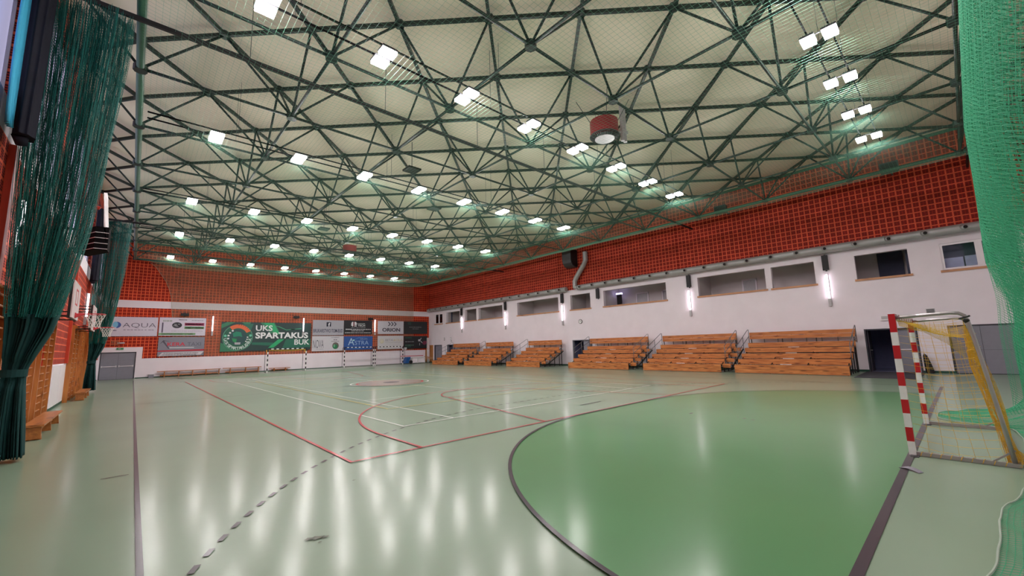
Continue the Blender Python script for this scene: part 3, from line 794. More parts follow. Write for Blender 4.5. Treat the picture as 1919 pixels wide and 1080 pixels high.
# big green ball net behind the near goal
SIL = [(-.25, .02), (-.16, .010), (-.098, -.0022), (-.0554, -.0153), (.0025, -.0273), (.0528, -.0328), (.1217, -.035), (.2376, -.0383), (.34, -.0394), (.47, -.0514), (.5656, -.0601), (.85, -.088), (1.6, -.15), (3, -.25)]
HEM = [(4.4, -.62), (4.84, -.69), (5.48, -.73), (5.93, -.74), (6.31, -.77), (7.0, -.93), (7.56, -1.0), (8.2, -1.14), (9.9, -1.16), (10.9, -1.16), (11.75, -1.1), (12.0, -.35), (12.5, -.12), (13.2, -.10), (13.9, -.44), (14.6, -.9)]
def ridge(x, z):
    s = (z - 1.757) / (x + .147); y = -.74 + lerp_tab(SIL, s) * (x + .147)
    y = min(y, -1.10 if z < 2.4 else 9)
    if x < 8: y -= .05 * (8 - x)
    return y
NX = 460; X0, X1 = 4.4, 14.6
def gfold0(x, z):
    d = .5 + .5 * math.cos(2*PI*(x / .62 + .18 * math.sin(x * 1.9)) + .25 * math.sin(z * .8))
    return .50 * (d ** 1.3) * (.8 + .2 * math.sin(x * 3.1 + z * .3))
def gfold(x, z):
    q = max(0., min(1., (3.5 - z) / 1.5)); q = q * q * (3 - 2 * q)
    w = 1 - max(math.exp(-((x - 9.3) / .34) ** 2), .75 * math.exp(-((x - 12.7) / .2) ** 2), .35 * math.exp(-((x - 11.1) / .15) ** 2))
    return gfold0(x, z) * (1 - .5 * q * w) + .34 * q * w
def gnet(x, v):
    """v in metres along the cloth, from the floor hem (0) up"""
    yh = lerp_tab(HEM, x); yb = ridge(x, .3) - gfold(x, .3); L = abs(yh - yb) + .2
    if v < L:
        q = v / L; e = q * q * (3 - 2 * q) if q > 0 else 0
        return (x, yh + (yb - yh) * q, .012 + .3 * max(0, q - .35) ** 2 / .4225 + .012 * (1 + math.sin(x * 9 + v * 14)) * (1 - q))
    z = .312 + (v - L)
    return (x, ridge(x, z) - gfold(x, z), min(z, 9.02))
gn = thing('ball_net', (9.5, -1.4, 0), 'tall green ball net hanging in folds behind the near goal, its hem on the floor', 'net')
b = MB(); vs_ = []; v = .0
while v < 9.3: vs_.append(v); v += .05
pts = [X0 + (X1 - X0) * i / NX for i in range(NX + 1)]
for v in vs_: b.strand([gnet(x, v) for x in pts], .0026)
x = X0
vv = [.0, .08, .16, .24, .32, .4, .48, .56, .64, .72, .8, .9, 1.0] + [1.0 + .28 * k for k in range(1, 31)]
for i in range(0, NX + 1, 2): b.strand([gnet(pts[i], v) for v in vv], .0026)
b.build('netting', M['greennet'], gn)
b = MB(); b.tube([gnet(x, 0) for x in pts[::3]], .009, 6); b.build('hem_cord', M['hemcord'], gn)
b = MB(); b.box(2.0, 26.6, -1.72, -1.64, 9.03, 9.12); b.build('track', M['black'], gn)

# ================================================================== HANDBALL GOALS
def striped(p, q, w, d, ca, cb, n, parent, name, first=0):
    b = MB(); p = Vector(p); q = Vector(q)
    for k in range(n):
        b.cur = (k + first) % 2; b.bar(p + (q - p) * (k / n), p + (q - p) * ((k + 1) / n), w, d)
    return b.build(name, [ca, cb], parent)
g = thing('handball_goal', (10, 0, 0), 'red and white handball goal with yellow net, nearest the camera', 'goal')
A, B = M['postwhite'], M['postred']
for x in (8.46, 11.54):
    b = MB()
    for k in range(10):
        b.cur = k % 2; b.box(x - .04, x + .04, -.04, .04, .2 * k, .2 * (k + 1) if k < 9 else 2.08)
    b.build('post', [A, B], g)
b = MB()
for k in range(15): b.cur = (k + 1) % 2; b.box(8.5 + .2 * k, 8.7 + .2 * k, -.04, .04, 2.0, 2.08)
b.build('crossbar', [A, B], g)
BK = -1.0
for x in (8.46, 11.54):
    b = MB(); b.tube([(x, -.04, 2.02), (x, -.3, 2.035), (x, -.62, 2.05), (x, -.70, 2.04), (x, -.755, 2.0), (x, -.775, 1.93), (x, -.80, 1.75), (x, -.86, 1.2), (x, -.92, .6), (x, BK + .03, .05)], .024, 12)
    b.build('top_stay', M['goalsteel'], g, smooth=True)
    b = MB(); b.bar((x, -.04, .03), (x, BK - .02, .03), .05, .05); b.build('ground_bar', M['goalsteel'], g)
    b = MB(); b.bar((x, BK + .01, .22), (x, BK + .22, .05), .02, .02); b.build('corner_brace', M['goalsteel'], g)
b = MB(); b.bar((8.46, BK, .03), (11.54, BK, .03), .05, .05); b.build('rear_bar', M['goalsteel'], g)
for xa, xb in ((8.30, 8.56), (11.4, 11.62)):
    b = MB(); b.box(xa, xb, -.07, .02, 0.001, .012); b.build('floor_plate', M['dgrey'], g)
# net: hangs from the crossbar, sags at the top, slack at the back and sides
nm = MB(); cell = .10; rr = .0022
def roofp(x, q):      # q 0..1 crossbar to back
    s = (x - 8.46) / 3.08; sag = .30 * math.sin(PI * s) ** .7
    return (x, -.05 - .68 * q, 1.98 - sag * q ** .8 - .05 * math.sin(PI * q))
def backp(x, q):      # q 0..1 top to floor
    s = (x - 8.46) / 3.08; sag = .30 * math.sin(PI * s) ** .7
    zt = 1.93 - sag; z = zt * (1 - q) + .03 * q
    return (x, -.73 - .24 * q - .10 * math.sin(PI * q) * (1 if .02 < s < .98 else .2) + .05 * math.sin(PI * s) * (1 - q), z)
nx = 31
cols_ = [8.46 + 3.08 * i / nx for i in range(nx + 1)]
for x in cols_:
    nm.strand([roofp(x, k / 6) for k in range(7)] + [backp(x, k / 10) for k in range(1, 11)], rr)
for k in range(1, 8): nm.strand([roofp(x, k / 7) for x in cols_], rr)
for k in range(1, 19): nm.strand([(p[0], p[1], p[2] + .012 * math.sin(i * 2.0 + k)) for i, p in enumerate(backp(x, k / 19) for x in cols_)], rr)
for xs_ in (8.48, 11.52):
    out = -1 if xs_ < 10 else 1
    for k in range(1, 7):
        y = -.04 - .115 * k; zt = 2.0 - .02 * k
        nm.strand([(xs_ + .02 * math.sin(z * 3 + k), y - .20 * (1 - z / 2) * k / 7 + .012 * math.sin(z * 7 + k), z) for z in (zt, 1.7, 1.4, 1.1, .8, .5, .25, .05)], rr)
    for k in range(1, 19):
        z = .02 + .108 * k
        nm.strand([(xs_ + .015 * math.sin(q * 2 + k), -.05 - (.70 + .22 * (1 - z / 2)) * q / 8, z - .05 * math.sin(PI * q / 8)) for q in range(9)], rr)
# bunched folds by the rear stay and slack heap on the floor
for k in range(46):
    a = k / 45.0; x = 8.5 + .35 * a
    nm.strand([(x, -.74 - .03 * math.sin(k) , 1.9 - .42 * a), (x - .05 * a, -.77 - .05 * math.sin(k * 1.7), 1.3), (x - .1 * a, -.87 - .05 * math.sin(k * 2.3), .7), (8.5 + .12 * a, -.98 - .07 * math.sin(k * 1.3), .03)], rr)
for k in range(28):
    z = .05 + 1.7 * k / 27.0
    nm.strand([(8.48 + .09 * q + .01 * math.sin(k + q), -.76 - .22 * (1 - z / 1.9) - .06 * math.sin(q * 2.2 + k), z - .04 * math.sin(PI * q / 4)) for q in range(5)], rr)
for k in range(40):
    a = 2*PI*k/40; nm.strand([(8.58 + .16*math.cos(a), BK - .03 + .09*math.sin(a), .02), (8.58 + .10*math.cos(a + .5), BK - .03 + .06*math.sin(a + .4), .10 + .04*math.sin(k * 2.1)), (8.52, -.97, .26)], rr)
# gathered top hem along the near side
for k in range(10):
    nm.strand([(8.5 + .02 * k, -.05, 1.97 - .008 * k), (8.55 + .05 * k, -.3, 1.90 - .012 * k), (8.62 + .10 * k, -.52, 1.78 - .02 * k), (8.75 + .14 * k, -.70, 1.60 - .03 * k)], rr * 1.3)
nm.build('goal_net', M['yellow'], g)
b = MB()
for k in range(9):
    y = -.12 - .1 * k
    b.tube([(8.46 + .032 * math.cos(a), y + .01 * a, .03 + .032 * math.sin(a)) for a in [PI * q / 4 for q in range(9)]], .004, 5)
b.build('lacing', M['yellow'], g)
b = MB(); b.sphere((8.46, -.765, 1.93), .035); b.tube([(8.46, -.7, 1.96), (8.3, -.80, 1.99)], .012, 6); b.build('tape_knot', M['black'], g)

def far_goal(x0, x1, y, back, lab):
    t = thing('handball_goal', ((x0 + x1) / 2, y, 0), lab, 'goal', 'black and white handball goals')
    for x in (x0, x1):
        b = MB()
        for k in range(10): b.cur = (k + 1) % 2; b.box(x - .04, x + .04, y - .04, y + .04, .2 * k, .2 * (k + 1) if k < 9 else 2.08)
        b.build('post', [M['postblack'], M['postwhite']], t)
    b = MB(); n = int(round((x1 - x0 - .08) / .2))
    for k in range(n): b.cur = k % 2; w_ = (x1 - x0 - .08) / n; b.box(x0 + .04 + w_ * k, x0 + .04 + w_ * (k + 1), y - .04, y + .04, 2.0, 2.08)
    b.build('crossbar', [M['postblack'], M['postwhite']], t)
    for x in (x0, x1):
        b = MB(); b.tube([(x, y + .04, 2.03), (x, y + back * .75, 2.03), (x, y + back, 1.85), (x, y + back, .04), (x, y + .04, .04)], .02, 8); b.build('side_frame', M['dgrey'], t, smooth=True)
    b = MB(); b.bar((x0, y + back, .04), (x1, y + back, .04), .04, .04); b.build('rear_bar', M['goalsteel'], t)
    return t
t = far_goal(8.46, 11.54, 40.0, .95, 'black and white goal with orange net, left one of those at the far wall')
b = MB()
for k in range(32):
    x = 8.46 + 3.08 * k / 31; b.strand([(x, 40.05, 1.98), (x, 40.7, 1.93 - .12 * math.sin(PI * k / 31))], .004)
for k in range(9):
    b.strand([(8.46 + 3.08 * i / 12, 40.05 + .08 * k, 1.98 - .006 * k - (.10 * k / 8) * math.sin(PI * i / 12)) for i in range(13)], .004)
for x in (8.46, 11.54):
    for k in range(12): b.strand([(x, 40.05 + .06 * k, 1.97), (x, 40.08 + .02 * k, 1.7)], .004)
b.build('goal_net', M['yellow'], t)
far_goal(16.1, 19.22, 42.95, .6, 'black and white goal standing close to the far wall under the blue advert')
far_goal(19.42, 22.7, 42.95, .6, 'black and white goal close to the far wall, right one under the arrow logo advert')

# ================================================================== WOODEN STANDS
def stand(y0, y1, lab, steps, rails):
    X = 23.6; t = thing('wooden_stand', (25.0, (y0 + y1) / 2, 0), lab, 'stand', 'knotty pine spectator stands')
    tops = [.43, .70, .97, 1.265, 1.54]
    for k, z in enumerate(tops):
        x = X + .6 * k
        b = MB()
        if k == 0: b.box(x, x + .03, y0, y1, .02, .215); b.box(x, x + .03, y0, y1, .222, z)
        else: b.box(x, x + .03, y0, y1, z - .25, z)
        b.build('riser_board', M['pine'], t)
        b = MB()
        for q in range(3): b.box(x + .03 + q * .15, x + .175 + q * .15, y0, y1, z - .035, z)
        b.build('seat_board', M['pine'], t)
    b = MB(); b.box(26.36, 26.40, y0, y1, 1.745, 1.93); b.build('backrest_board', M['pine'], t)
    b = MB(); b.box(26.36, 26.40, y0, y1, 1.94, 2.13); b.build('backrest_board', M['pine'], t)
    n = max(5, int((y1 - y0) / .62)); b = MB()
    for i in range(n + 1):
        y = y0 + .06 + (y1 - y0 - .12) * i / n; b = MB(); b.box(26.40, 26.43, y - .015, y + .015, 1.5, 2.1); b.build('backrest_strut', M['dgrey'], t)
    m = max(2, int((y1 - y0) / 1.5))
    for i in range(m + 1):
        y = y0 + .08 + (y1 - y0 - .16) * i / m; b = MB()
        for k, z in enumerate(tops): b.box(X + .06 + .6 * k, X + .10 + .6 * k, y - .02, y + .02, 0, z - .036)
        b.bar((X + .05, y, .12), (26.4, y, .12), .04, .04); b.bar((X + .1, y, .3), (26.4, y, 1.46), .04, .03); b.box(26.36, 26.40, y - .02, y + .02, 0, 1.74); b.build('support_frame', M['black'], t)
    for k in range(5):
        b = MB(); lo = .02 if k == 0 else tops[k-1] + .002
        b.box(X + .6 * k + .035, X + .6 * k + .05, y0 + .01, y1 - .01, lo, tops[k] - .037); b.build('gap_shade_sheet', M['black'], t)  # black sheet added to paint the shade in the gaps under the seats
    for k in range(4):
        yc = y0 + (y1 - y0) * .54; b = MB(); b.box(X + .6 * (k + 1) - .02, X + .6 * (k + 1) - .002, yc - .25, yc + .25, tops[k] + .001, tops[k] + .028); b.build('marker_strip', M['postwhite'], t)
    if steps:
        for k in range(4):
            b = MB(); x = X + .25 + .6 * k; z = tops[k] + .02
            b.box(x, x + .03, y0 - .42, y0 - .004, z - .20, z); b.box(x + .03, x + .36, y0 - .42, y0 - .004, z - .04, z); b.build('aisle_step', M['pine'], t)
        b = MB(); b.bar((X + .3, y0 - .38, .1), (26.1, y0 - .38, 1.2), .05, .05); b.build('step_carrier', M['black'], t)
    def hr(y):
        b = MB(); r = .017
        p0, p1 = (24.3, y, .7), (26.2, y, 1.55)
        b.tube([(24.3, y, .45), (24.3, y, 1.42), (26.2, y, 2.3), (26.3, y, 2.3), (26.3, y, 1.45)], r, 8); b.tube([(24.3, y, 1.05), (26.3, y, 1.92)], r, 8); b.tube([(25.3, y, 1.0), (25.3, y, 1.88)], r, 8)
        b.build('handrail', M['railsteel'], t, smooth=True)
    if 'R' in rails: hr(y0 - .02)
    if 'L' in rails: hr(y1 + .02)
    return t
stand(2.96, 7.78, 'five tier knotty pine stand nearest the camera, beside the dark open doorway', False, 'RL')
stand(8.48, 13.17, 'five tier knotty pine stand, second from the camera along the white wall', True, 'RL')
stand(14.22, 19.25, 'five tier knotty pine stand right of the half open door under the clock', True, 'RL')
stand(22.18, 26.14, 'five tier knotty pine stand left of the half open door under the clock', True, 'L')
stand(28.19, 32.3, 'five tier knotty pine stand, second from the far corner', True, 'L')
stand(33.4, 38.1, 'five tier knotty pine stand farthest down the hall beside the closed grey door', True, 'L')
# ================================================================== ADVERTS ON THE FAR WALL
YB = YF - .13
def advert(x0, x1, z0, z1, col, lab, cname, th=.13):
    X0_, X1_ = FX(x0), FX(x1); Z0, Z1 = FZ(z0), FZ(z1)
    t = thing('advert_banner', ((X0_ + X1_) / 2, YF, Z0), lab, 'banner', 'advert banners on the far wall')
    b = MB(); b.box(X0_, X1_, YF - th, YF - .10, Z0, Z1); b.build('board', paint(cname, col), t)
    b = MB(); b.box(X0_ + .05, X1_ - .05, YF - .099, YF - .085, Z0 + .05, Z0 + .10); b.box(X0_ + .05, X1_ - .05, YF - .099, YF - .085, Z1 - .10, Z1 - .05); b.box(X0_ + .05, X0_ + .1, YF - .099, YF - .085, Z0 + .1, Z1 - .1); b.box(X1_ - .1, X1_ - .05, YF - .099, YF - .085, Z0 + .1, Z1 - .1); b.build('frame', M['dgrey'], t)
    W, H = X1_ - X0_, Z1 - Z0; y = YF - th - .003
    class Q: pass
    q = Q(); q.t = t; q.y = y
    q.P = lambda u, v: (X0_ + W * u, q.y, Z0 + H * v)
    def shape(name, col, polys, dy=0):
        b = MB()
        for pl in polys: b.add([(p[0], p[1] - dy, p[2]) for p in (q.P(*uv) for uv in pl)], [tuple(range(len(pl)))])
        return b.build(name, paint('ink_%d_%d_%d' % col, col), t)
    def text(s, u0, u1, v0, v1, col, bold=0.0, dy=.002, name='lettering'):
        a, c = q.P(u0, v0), q.P(u1, v1); vs, fs = text_mesh(s, a[0], c[0], a[2], c[2], y - dy, bold)
        b = MB(); b.add(vs, fs); return b.build(name, paint('ink_%d_%d_%d' % col, col), t)
    def ell(cu, cv, ru, rv, n=28, a0=0, a1=360): return [(cu + ru * math.cos(math.radians(a0 + (a1 - a0) * k / n)), cv + rv * math.sin(math.radians(a0 + (a1 - a0) * k / n))) for k in range(n + (0 if a1 - a0 == 360 else 1))]
    def ring(cu, cv, ru, rv, wu, wv, a0=0, a1=360, n=28):
        o = []
        for k in range(n):
            A0, A1 = math.radians(a0 + (a1 - a0) * k / n), math.radians(a0 + (a1 - a0) * (k + 1) / n)
            o.append([(cu + ru*math.cos(A0), cv + rv*math.sin(A0)), (cu + ru*math.cos(A1), cv + rv*math.sin(A1)), (cu + (ru-wu)*math.cos(A1), cv + (rv-wv)*math.sin(A1)), (cu + (ru-wu)*math.cos(A0), cv + (rv-wv)*math.sin(A0))])
        return o
    R = lambda u0, u1, v0, v1: [(u0, v0), (u1, v0), (u1, v1), (u0, v1)]
    return q, shape, text, ell, ring, R
def dashes(shape, col, u0, u1, v0, v1, n, seed, name='lettering'):
    rnd = random.Random(seed); u = u0; out = []; step = (u1 - u0) / n
    for k in range(n):
        w = step * rnd.uniform(.55, .95); out.append([(u, v0), (u + w, v0), (u + w, v1), (u, v1)]); u += step
    shape(name, col, out)
# white board with the blue ball
q, sh, tx, el, rg, R = advert(-1.95, 1.25, 3.39, 4.97, (214, 206, 222), 'white banner with a blue ball and thin grey lettering, above the double door', 'banner_white')
sh('ball_mark', (58, 92, 170), [el(.19, .58, .10, .17, a0=-80, a1=80)]); sh('ball_mark', (120, 190, 226), [el(.185, .60, .05, .15)], .001); sh('ball_shadow', (70, 66, 92), [el(.17, .30, .05, .02)])
tx('AQUA', .32, .965, .42, .69, (88, 78, 100), -.012)
dashes(sh, (150, 140, 160), .34, .95, .31, .35, 9, 3)
# white board with two text bars
q, sh, tx, el, rg, R = advert(1.34, 4.55, 3.42, 4.99, (218, 210, 222), 'white advert with black oval and red and green text bars, under a black speaker', 'banner_white')
sh('edge_strip', (96, 84, 108), [R(.055, .085, .17, .72)]); sh('oval_logo', (30, 28, 40), [el(.37, .58, .105, .165)])
sh('oval_marks', (200, 198, 206), [R(.30, .36, .62, .64), R(.32, .38, .56, .58), R(.39, .43, .63, .65), R(.34, .40, .50, .515), R(.29, .34, .54, .555)], .002)
sh('text_bar', (168, 56, 96), [R(.53, .965, .56, .72)]); sh('text_bar', (126, 160, 122), [R(.53, .965, .37, .52)]); sh('text_bar', (132, 176, 128), [R(.0, .78, .04, .15)])
for v0, v1, s_ in ((.60, .68, 11), (.41, .48, 12)):
    dashes(sh, (240, 226, 234), .55, .95, v0, v1, 12, s_, 'bar_lettering')
dashes(sh, (214, 230, 206), .06, .74, .075, .115, 10, 5, 'bar_lettering'); dashes(sh, (70, 64, 80), .40, .58, .86, .90, 7, 6); dashes(sh, (150, 140, 156), .68, .94, .84, .88, 8, 7); dashes(sh, (176, 170, 182), .26, .95, .24, .27, 16, 8); dashes(sh, (160, 166, 160), .07, .26, .76, .86, 7, 9)
# grey and red car lettering
q, sh, tx, el, rg, R = advert(1.38, 4.55, 1.68, 3.30, (136, 134, 148), 'grey banner with red slanted lettering and white slanted panels below', 'banner_grey')
sh('stripe', (186, 22, 50), [[(0, .30), (1, .34), (1, .25), (0, .24)]]); sh('slanted_panel', (212, 204, 212), [[(.02, .0), (.93, .04), (1.0, .22), (.10, .20)]]); sh('arc_stroke', (84, 80, 96), [[(.08, .78), (.12, .80), (.25, .36), (.21, .40)], [(.03, .62), (.10, .84), (.28, .76), (.12, .80)]])
tx('KERA', .19, .57, .53, .72, (206, 40, 66), .02); tx('TAXI', .62, .92, .53, .72, (96, 96, 112), .0); sh('underline', (222, 222, 228), [R(.24, .77, .42, .46)])
dashes(sh, (120, 116, 128), .12, .90, .13, .16, 14, 10); dashes(sh, (120, 116, 128), .10, .84, .05, .08, 12, 12)
# big green club banner
q, sh, tx, el, rg, R = advert(5.72, 13.5, 1.94, 4.68, (36, 62, 62), 'big dark green banner with helmet crest and bold white lettering', 'banner_green')
sh('facet', (52, 124, 92), [[(0, .78), (.14, 1), (.06, 1), (0, .92)], [(.40, 1), (.56, 1), (.64, .55), (.52, .62)], [(.30, 1), (.20, 1), (.28, .84)], [(0, .0), (.16, .0), (.22, .06), (0, .30)]])
sh('facet', (44, 172, 112), [[(.50, .10), (.56, .10), (.68, .40), (.61, .40)], [(.44, .98), (.55, .98), (.62, .60), (.58, .58)]], .001)
sh('facet', (36, 106, 86), [[(.32, .30), (.56, .28), (.53, .17), (.32, .22)], [(.70, .40), (1, .40), (1, .10), (.66, .08)], [(.20, .92), (.30, .70), (.33, .95)]], .0005)
sh('ribbon', (66, 158, 116), [[(.56, .90), (.62, .86), (.70, .75), (.80, .78), (.80, .76), (.70, .725), (.62, .83)], [(.75, .77), (.88, .80), (.88, .78), (.75, .745)]], .001)
cu, cv, ru, rv = .172, .47, .155, .445
sh('crest_field', (30, 92, 72), [el(cu, cv, ru, rv, 40)], .0015)
sh('crest_ring', (96, 168, 136), rg(cu, cv, ru, rv, .006, .017, n=48), .002)
sh('crest_core', (34, 74, 76), [el(cu, cv + .01, .095, .27, 36)], .002)
sh('crest_plume', (226, 104, 60), rg(cu, cv + .02, .145, .43, .048, .13, 28, 128, 24), .0026)
sh('crest_stripes', (60, 34, 30), [[(cu + .147*math.cos(math.radians(a)), cv + .02 + .435*math.sin(math.radians(a))), (cu + .147*math.cos(math.radians(a+2.5)), cv + .02 + .435*math.sin(math.radians(a+2.5))), (cu + .125*math.cos(math.radians(a+3)), cv + .02 + .375*math.sin(math.radians(a+3)))] for a in range(36, 96, 10)], .003)
sh('crest_laurel', (224, 226, 228), rg(cu, cv + .01, .108, .30, .02, .055, 120, 205, 8)[::2] + rg(cu, cv + .01, .108, .30, .016, .045, -35, 12, 6)[::2], .003)
sh('crest_helmet', (28, 132, 104), [[(cu-.055, cv+.14), (cu-.02, cv+.21), (cu+.03, cv+.18), (cu+.045, cv+.02), (cu+.01, cv+.05), (cu-.045, cv+.02)]], .003)
sh('crest_helmet', (40, 146, 90), [[(cu-.06, cv-.02), (cu-.01, cv-.05), (cu-.015, cv-.18), (cu-.05, cv-.13)]], .003); sh('crest_chin', (206, 200, 208), [R(cu-.03, cu+.03, cv-.20, cv-.17), R(cu-.028, cu+.028, cv-.235, cv-.21)], .003)
def around(s, a0, a1, ru_, rv_, h):
    b = MB(); n = len(s); W_ = FX(13.5) - FX(5.72); H_ = FZ(4.68) - FZ(1.94)
    for k, ch in enumerate(s):
        if ch == ' ': continue
        a = math.radians(a0 + (a1 - a0) * (k + .5) / n); vs, fs = text_mesh(ch, -.5, .5, -.5, .5, 0, .02)
        px, _, pz = q.P(cu + ru_*math.cos(a), cv + rv_*math.sin(a)); rot = math.atan2(math.sin(a)*rv_*H_, math.cos(a)*ru_*W_) + PI/2
        wd = h * (.35 if ch == 'I' else .85)
        b.add([(px + (x*wd)*math.cos(rot) - (z*h)*math.sin(rot), q.y - .004, pz + (x*wd)*math.sin(rot) + (z*h)*math.cos(rot)) for x, _, z in vs], fs)
    b.build('crest_lettering', paint('ink_white', (206, 222, 218)), q.t)
around('SPARTAKUS', 222, 322, .127, .365, .27); around('UKS', 184, 216, .127, .365, .24); around('BUK', 326, 356, .127, .365, .24)
sh('crest_dot', (110, 200, 170), [el(cu - .127, cv + .06, .014, .04), el(cu + .130, cv + .07, .014, .04)], .003)
tx('UKS', .355, .54, .70, .90, (232, 232, 234), .022, .004); tx('SPARTAKUS', .355, .965, .43, .65, (236, 236, 238), .035, .004); tx('BUK', .80, .985, .19, .39, (232, 232, 234), .022, .004)
# paving firm
q, sh, tx, el, rg, R = advert(13.66, 16.88, 3.42, 5.03, (170, 168, 178), 'light grey banner with dark square logo above wide dark lettering', 'banner_silver')
sh('square_logo', (32, 36, 56), [R(.43, .575, .58, .87)]); tx('f', .485, .545, .59, .83, (226, 226, 230), .05)
tx('BRUKARSTWO TOM-BUD', .02, .97, .18, .42, (66, 70, 92), .012)
# black tech board
q, sh, tx, el, rg, R = advert(16.9, 20.12, 3.52, 5.08, (34, 36, 42), 'black banner with white round logo and white lines of small lettering', 'banner_black')
sh('round_logo', (224, 220, 226), [R(.25, .32, .60, .78), [(.25, .78), (.32, .78), (.32, .90), (.28, .89)], [(.36, .90), (.36, .78), (.44, .78), (.42, .88)], R(.36, .44, .66, .78), R(.28, .31, .55, .60), R(.35, .44, .56, .62)]); sh('logo_cross', (120, 40, 56), [R(.325, .355, .56, .90)], .001)
tx('TECH', .48, .74, .56, .70, (206, 206, 210), .03); dashes(sh, (170, 176, 176), .46, .74, .74, .79, 7, 21); dashes(sh, (200, 200, 206), .25, .76, .47, .49, 9, 22); dashes(sh, (216, 216, 220), .06, .97, .32, .38, 14, 23, 'lettering_line'); dashes(sh, (150, 152, 158), .26, .72, .21, .28, 9, 24, 'lettering_line'); dashes(sh, (196, 200, 200), .04, .96, .08, .13, 18, 25, 'lettering_line')
# tall thin letters
q, sh, tx, el, rg, R = advert(13.64, 16.9, 1.75, 3.34, (206, 202, 210), 'white banner with tall thin dark letters and a small green ball picture', 'banner_white2')
tx('NOVA', .03, .36, .20, .74, (66, 66, 84), -.01); dashes(sh, (120, 112, 124), .13, .37, .115, .14, 6, 31); dashes(sh, (70, 62, 70), .60, .86, .875, .905, 8, 32); dashes(sh, (90, 86, 96), .67, .80, .72, .765, 2, 33); dashes(sh, (70, 66, 70), .60, .86, .62, .65, 8, 34)
sh('ball_picture', (112, 100, 100), [el(.74, .34, .105, .23)]); sh('ball_picture', (44, 124, 84), [el(.73, .28, .075, .16)], .002); sh('ball_picture', (110, 176, 136), [el(.70, .33, .03, .10)], .003)
# blue
q, sh, tx, el, rg, R = advert(16.95, 20.2, 1.79, 3.30, (44, 86, 156), 'blue banner with pale outlined lettering, behind a goal crossbar', 'banner_blue')
tx('A', .14, .35, .34, .86, (176, 204, 224), -.005); tx('STRA', .37, .86, .36, .66, (150, 178, 214), .0); tx('GRUPA', .55, .82, .74, .84, (140, 160, 190), .01); sh('sparkle', (190, 232, 222), [el(.33, .70, .03, .05)], .003)
sh('swoosh', (70, 120, 186), [[(.1, .5), (.5, .92), (.9, .95), (.5, .85)], [(.3, .1), (.8, .22), (.9, .2), (.5, .08)]])
# arrows
q, sh, tx, el, rg, R = advert(20.83, 24.1, 3.54, 5.08, (200, 198, 208), 'white banner with three dark arrowheads above wide dark lettering', 'banner_white3')
for k in range(3):
    u = .37 + .115 * k; sh('arrowhead', (58, 56, 74), [[(u, .93), (u + .045, .93), (u + .12, .77), (u + .075, .77)], [(u + .075, .77), (u + .12, .77), (u + .045, .61), (u, .61)]])
tx('ORION', .165, .86, .18, .46, (58, 54, 70), .03)
# pale gold
q, sh, tx, el, rg, R = advert(20.83, 24.1, 1.76, 3.33, (206, 204, 208), 'pale banner with faint gold round mark and grey lettering, low on the right', 'banner_white4')
sh('round_mark', (206, 196, 166), rg(.15, .60, .085, .17, .02, .04)); sh('round_mark', (212, 206, 184), [el(.155, .58, .05, .11)]); tx('BETA', .29, .585, .60, .75, (150, 146, 154), .0); tx('&OLA', .60, .96, .60, .75, (200, 184, 140), .0); dashes(sh, (150, 148, 150), .29, .96, .49, .51, 16, 41)
# dark ones
q, sh, tx, el, rg, R = advert(24.16, 27.4, 3.55, 5.09, (34, 36, 38), 'plain black banner with two faint thin lines of lettering, top right', 'banner_black2')
dashes(sh, (140, 138, 140), .22, .74, .52, .56, 9, 51, 'lettering_line'); dashes(sh, (120, 118, 122), .36, .62, .38, .42, 5, 52, 'lettering_line'); sh('facet', (38, 62, 58), [[(.14, .95), (.30, .95), (.30, .70), (.16, .76)]])
q, sh, tx, el, rg, R = advert(24.15, 27.4, 1.74, 3.29, (26, 28, 32), 'black banner with green text lines and a white and maroon figure shape', 'banner_black3')
dashes(sh, (50, 112, 86), .06, .34, .84, .88, 5, 61, 'lettering_line'); dashes(sh, (160, 160, 164), .06, .44, .53, .57, 7, 62, 'lettering_line'); dashes(sh, (90, 140, 116), .06, .42, .25, .30, 6, 63, 'lettering_line'); dashes(sh, (50, 112, 86), .06, .3, .13, .17, 4, 64, 'lettering_line')
sh('figure_shape', (196, 190, 198), [[(.60, .60), (.66, .55), (.70, .64), (.75, .84), (.73, .86), (.69, .72), (.66, .74), (.61, .72)], [(.70, .62), (.76, .54), (.80, .44), (.77, .44), (.70, .56)], [(.66, .42), (.68, .42), (.68, .24), (.66, .26)]]); sh('figure_shape', (120, 44, 70), [[(.78, .40), (.84, .58), (.97, .60), (.99, .40), (.90, .28), (.84, .30)]])

# ================================================================== OTHER THINGS AT THE FAR WALL
t = thing('exit_sign', (FX(-.94), YF, FZ(2.31)), 'small green exit sign on the white surround above the double door', 'sign')
b = MB(); b.box(FX(-1.15), FX(-.73), YF - .05, YF, FZ(2.30), FZ(2.47)); b.build('sign_box', M['exitgreen'], t)
b = MB(); b.poly([(FX(-1.05), YF - .052, FZ(2.36)), (FX(-.9), YF - .052, FZ(2.36)), (FX(-.9), YF - .052, FZ(2.41)), (FX(-1.05), YF - .052, FZ(2.41))]); b.build('sign_mark', M['lgrey'], t)
t = thing('caged_lamp', (FX(-.9), YF, FZ(2.85)), 'small beige caged lamp on the brick above the exit sign', 'light')
b = MB(); b.box(FX(-1.15), FX(-.70), YF - .1, YF, FZ(2.80), FZ(2.90)); b.build('body', M['lgrey'], t)
b = MB()
for k in range(6): x = FX(-1.5) + .09 * k; b.tube([(x, YF - .0, FZ(2.62)), (x, YF - .12, FZ(2.7)), (x, YF - .12, FZ(3.05)), (x, YF, FZ(3.12))], .012, 6)
for z in (2.75, 2.9, 3.0): b.bar((FX(-1.5), YF - .12, FZ(z)), (FX(-1.5) + .45, YF - .12, FZ(z)), .015, .015)
b.build('cage', M['sill'], t)
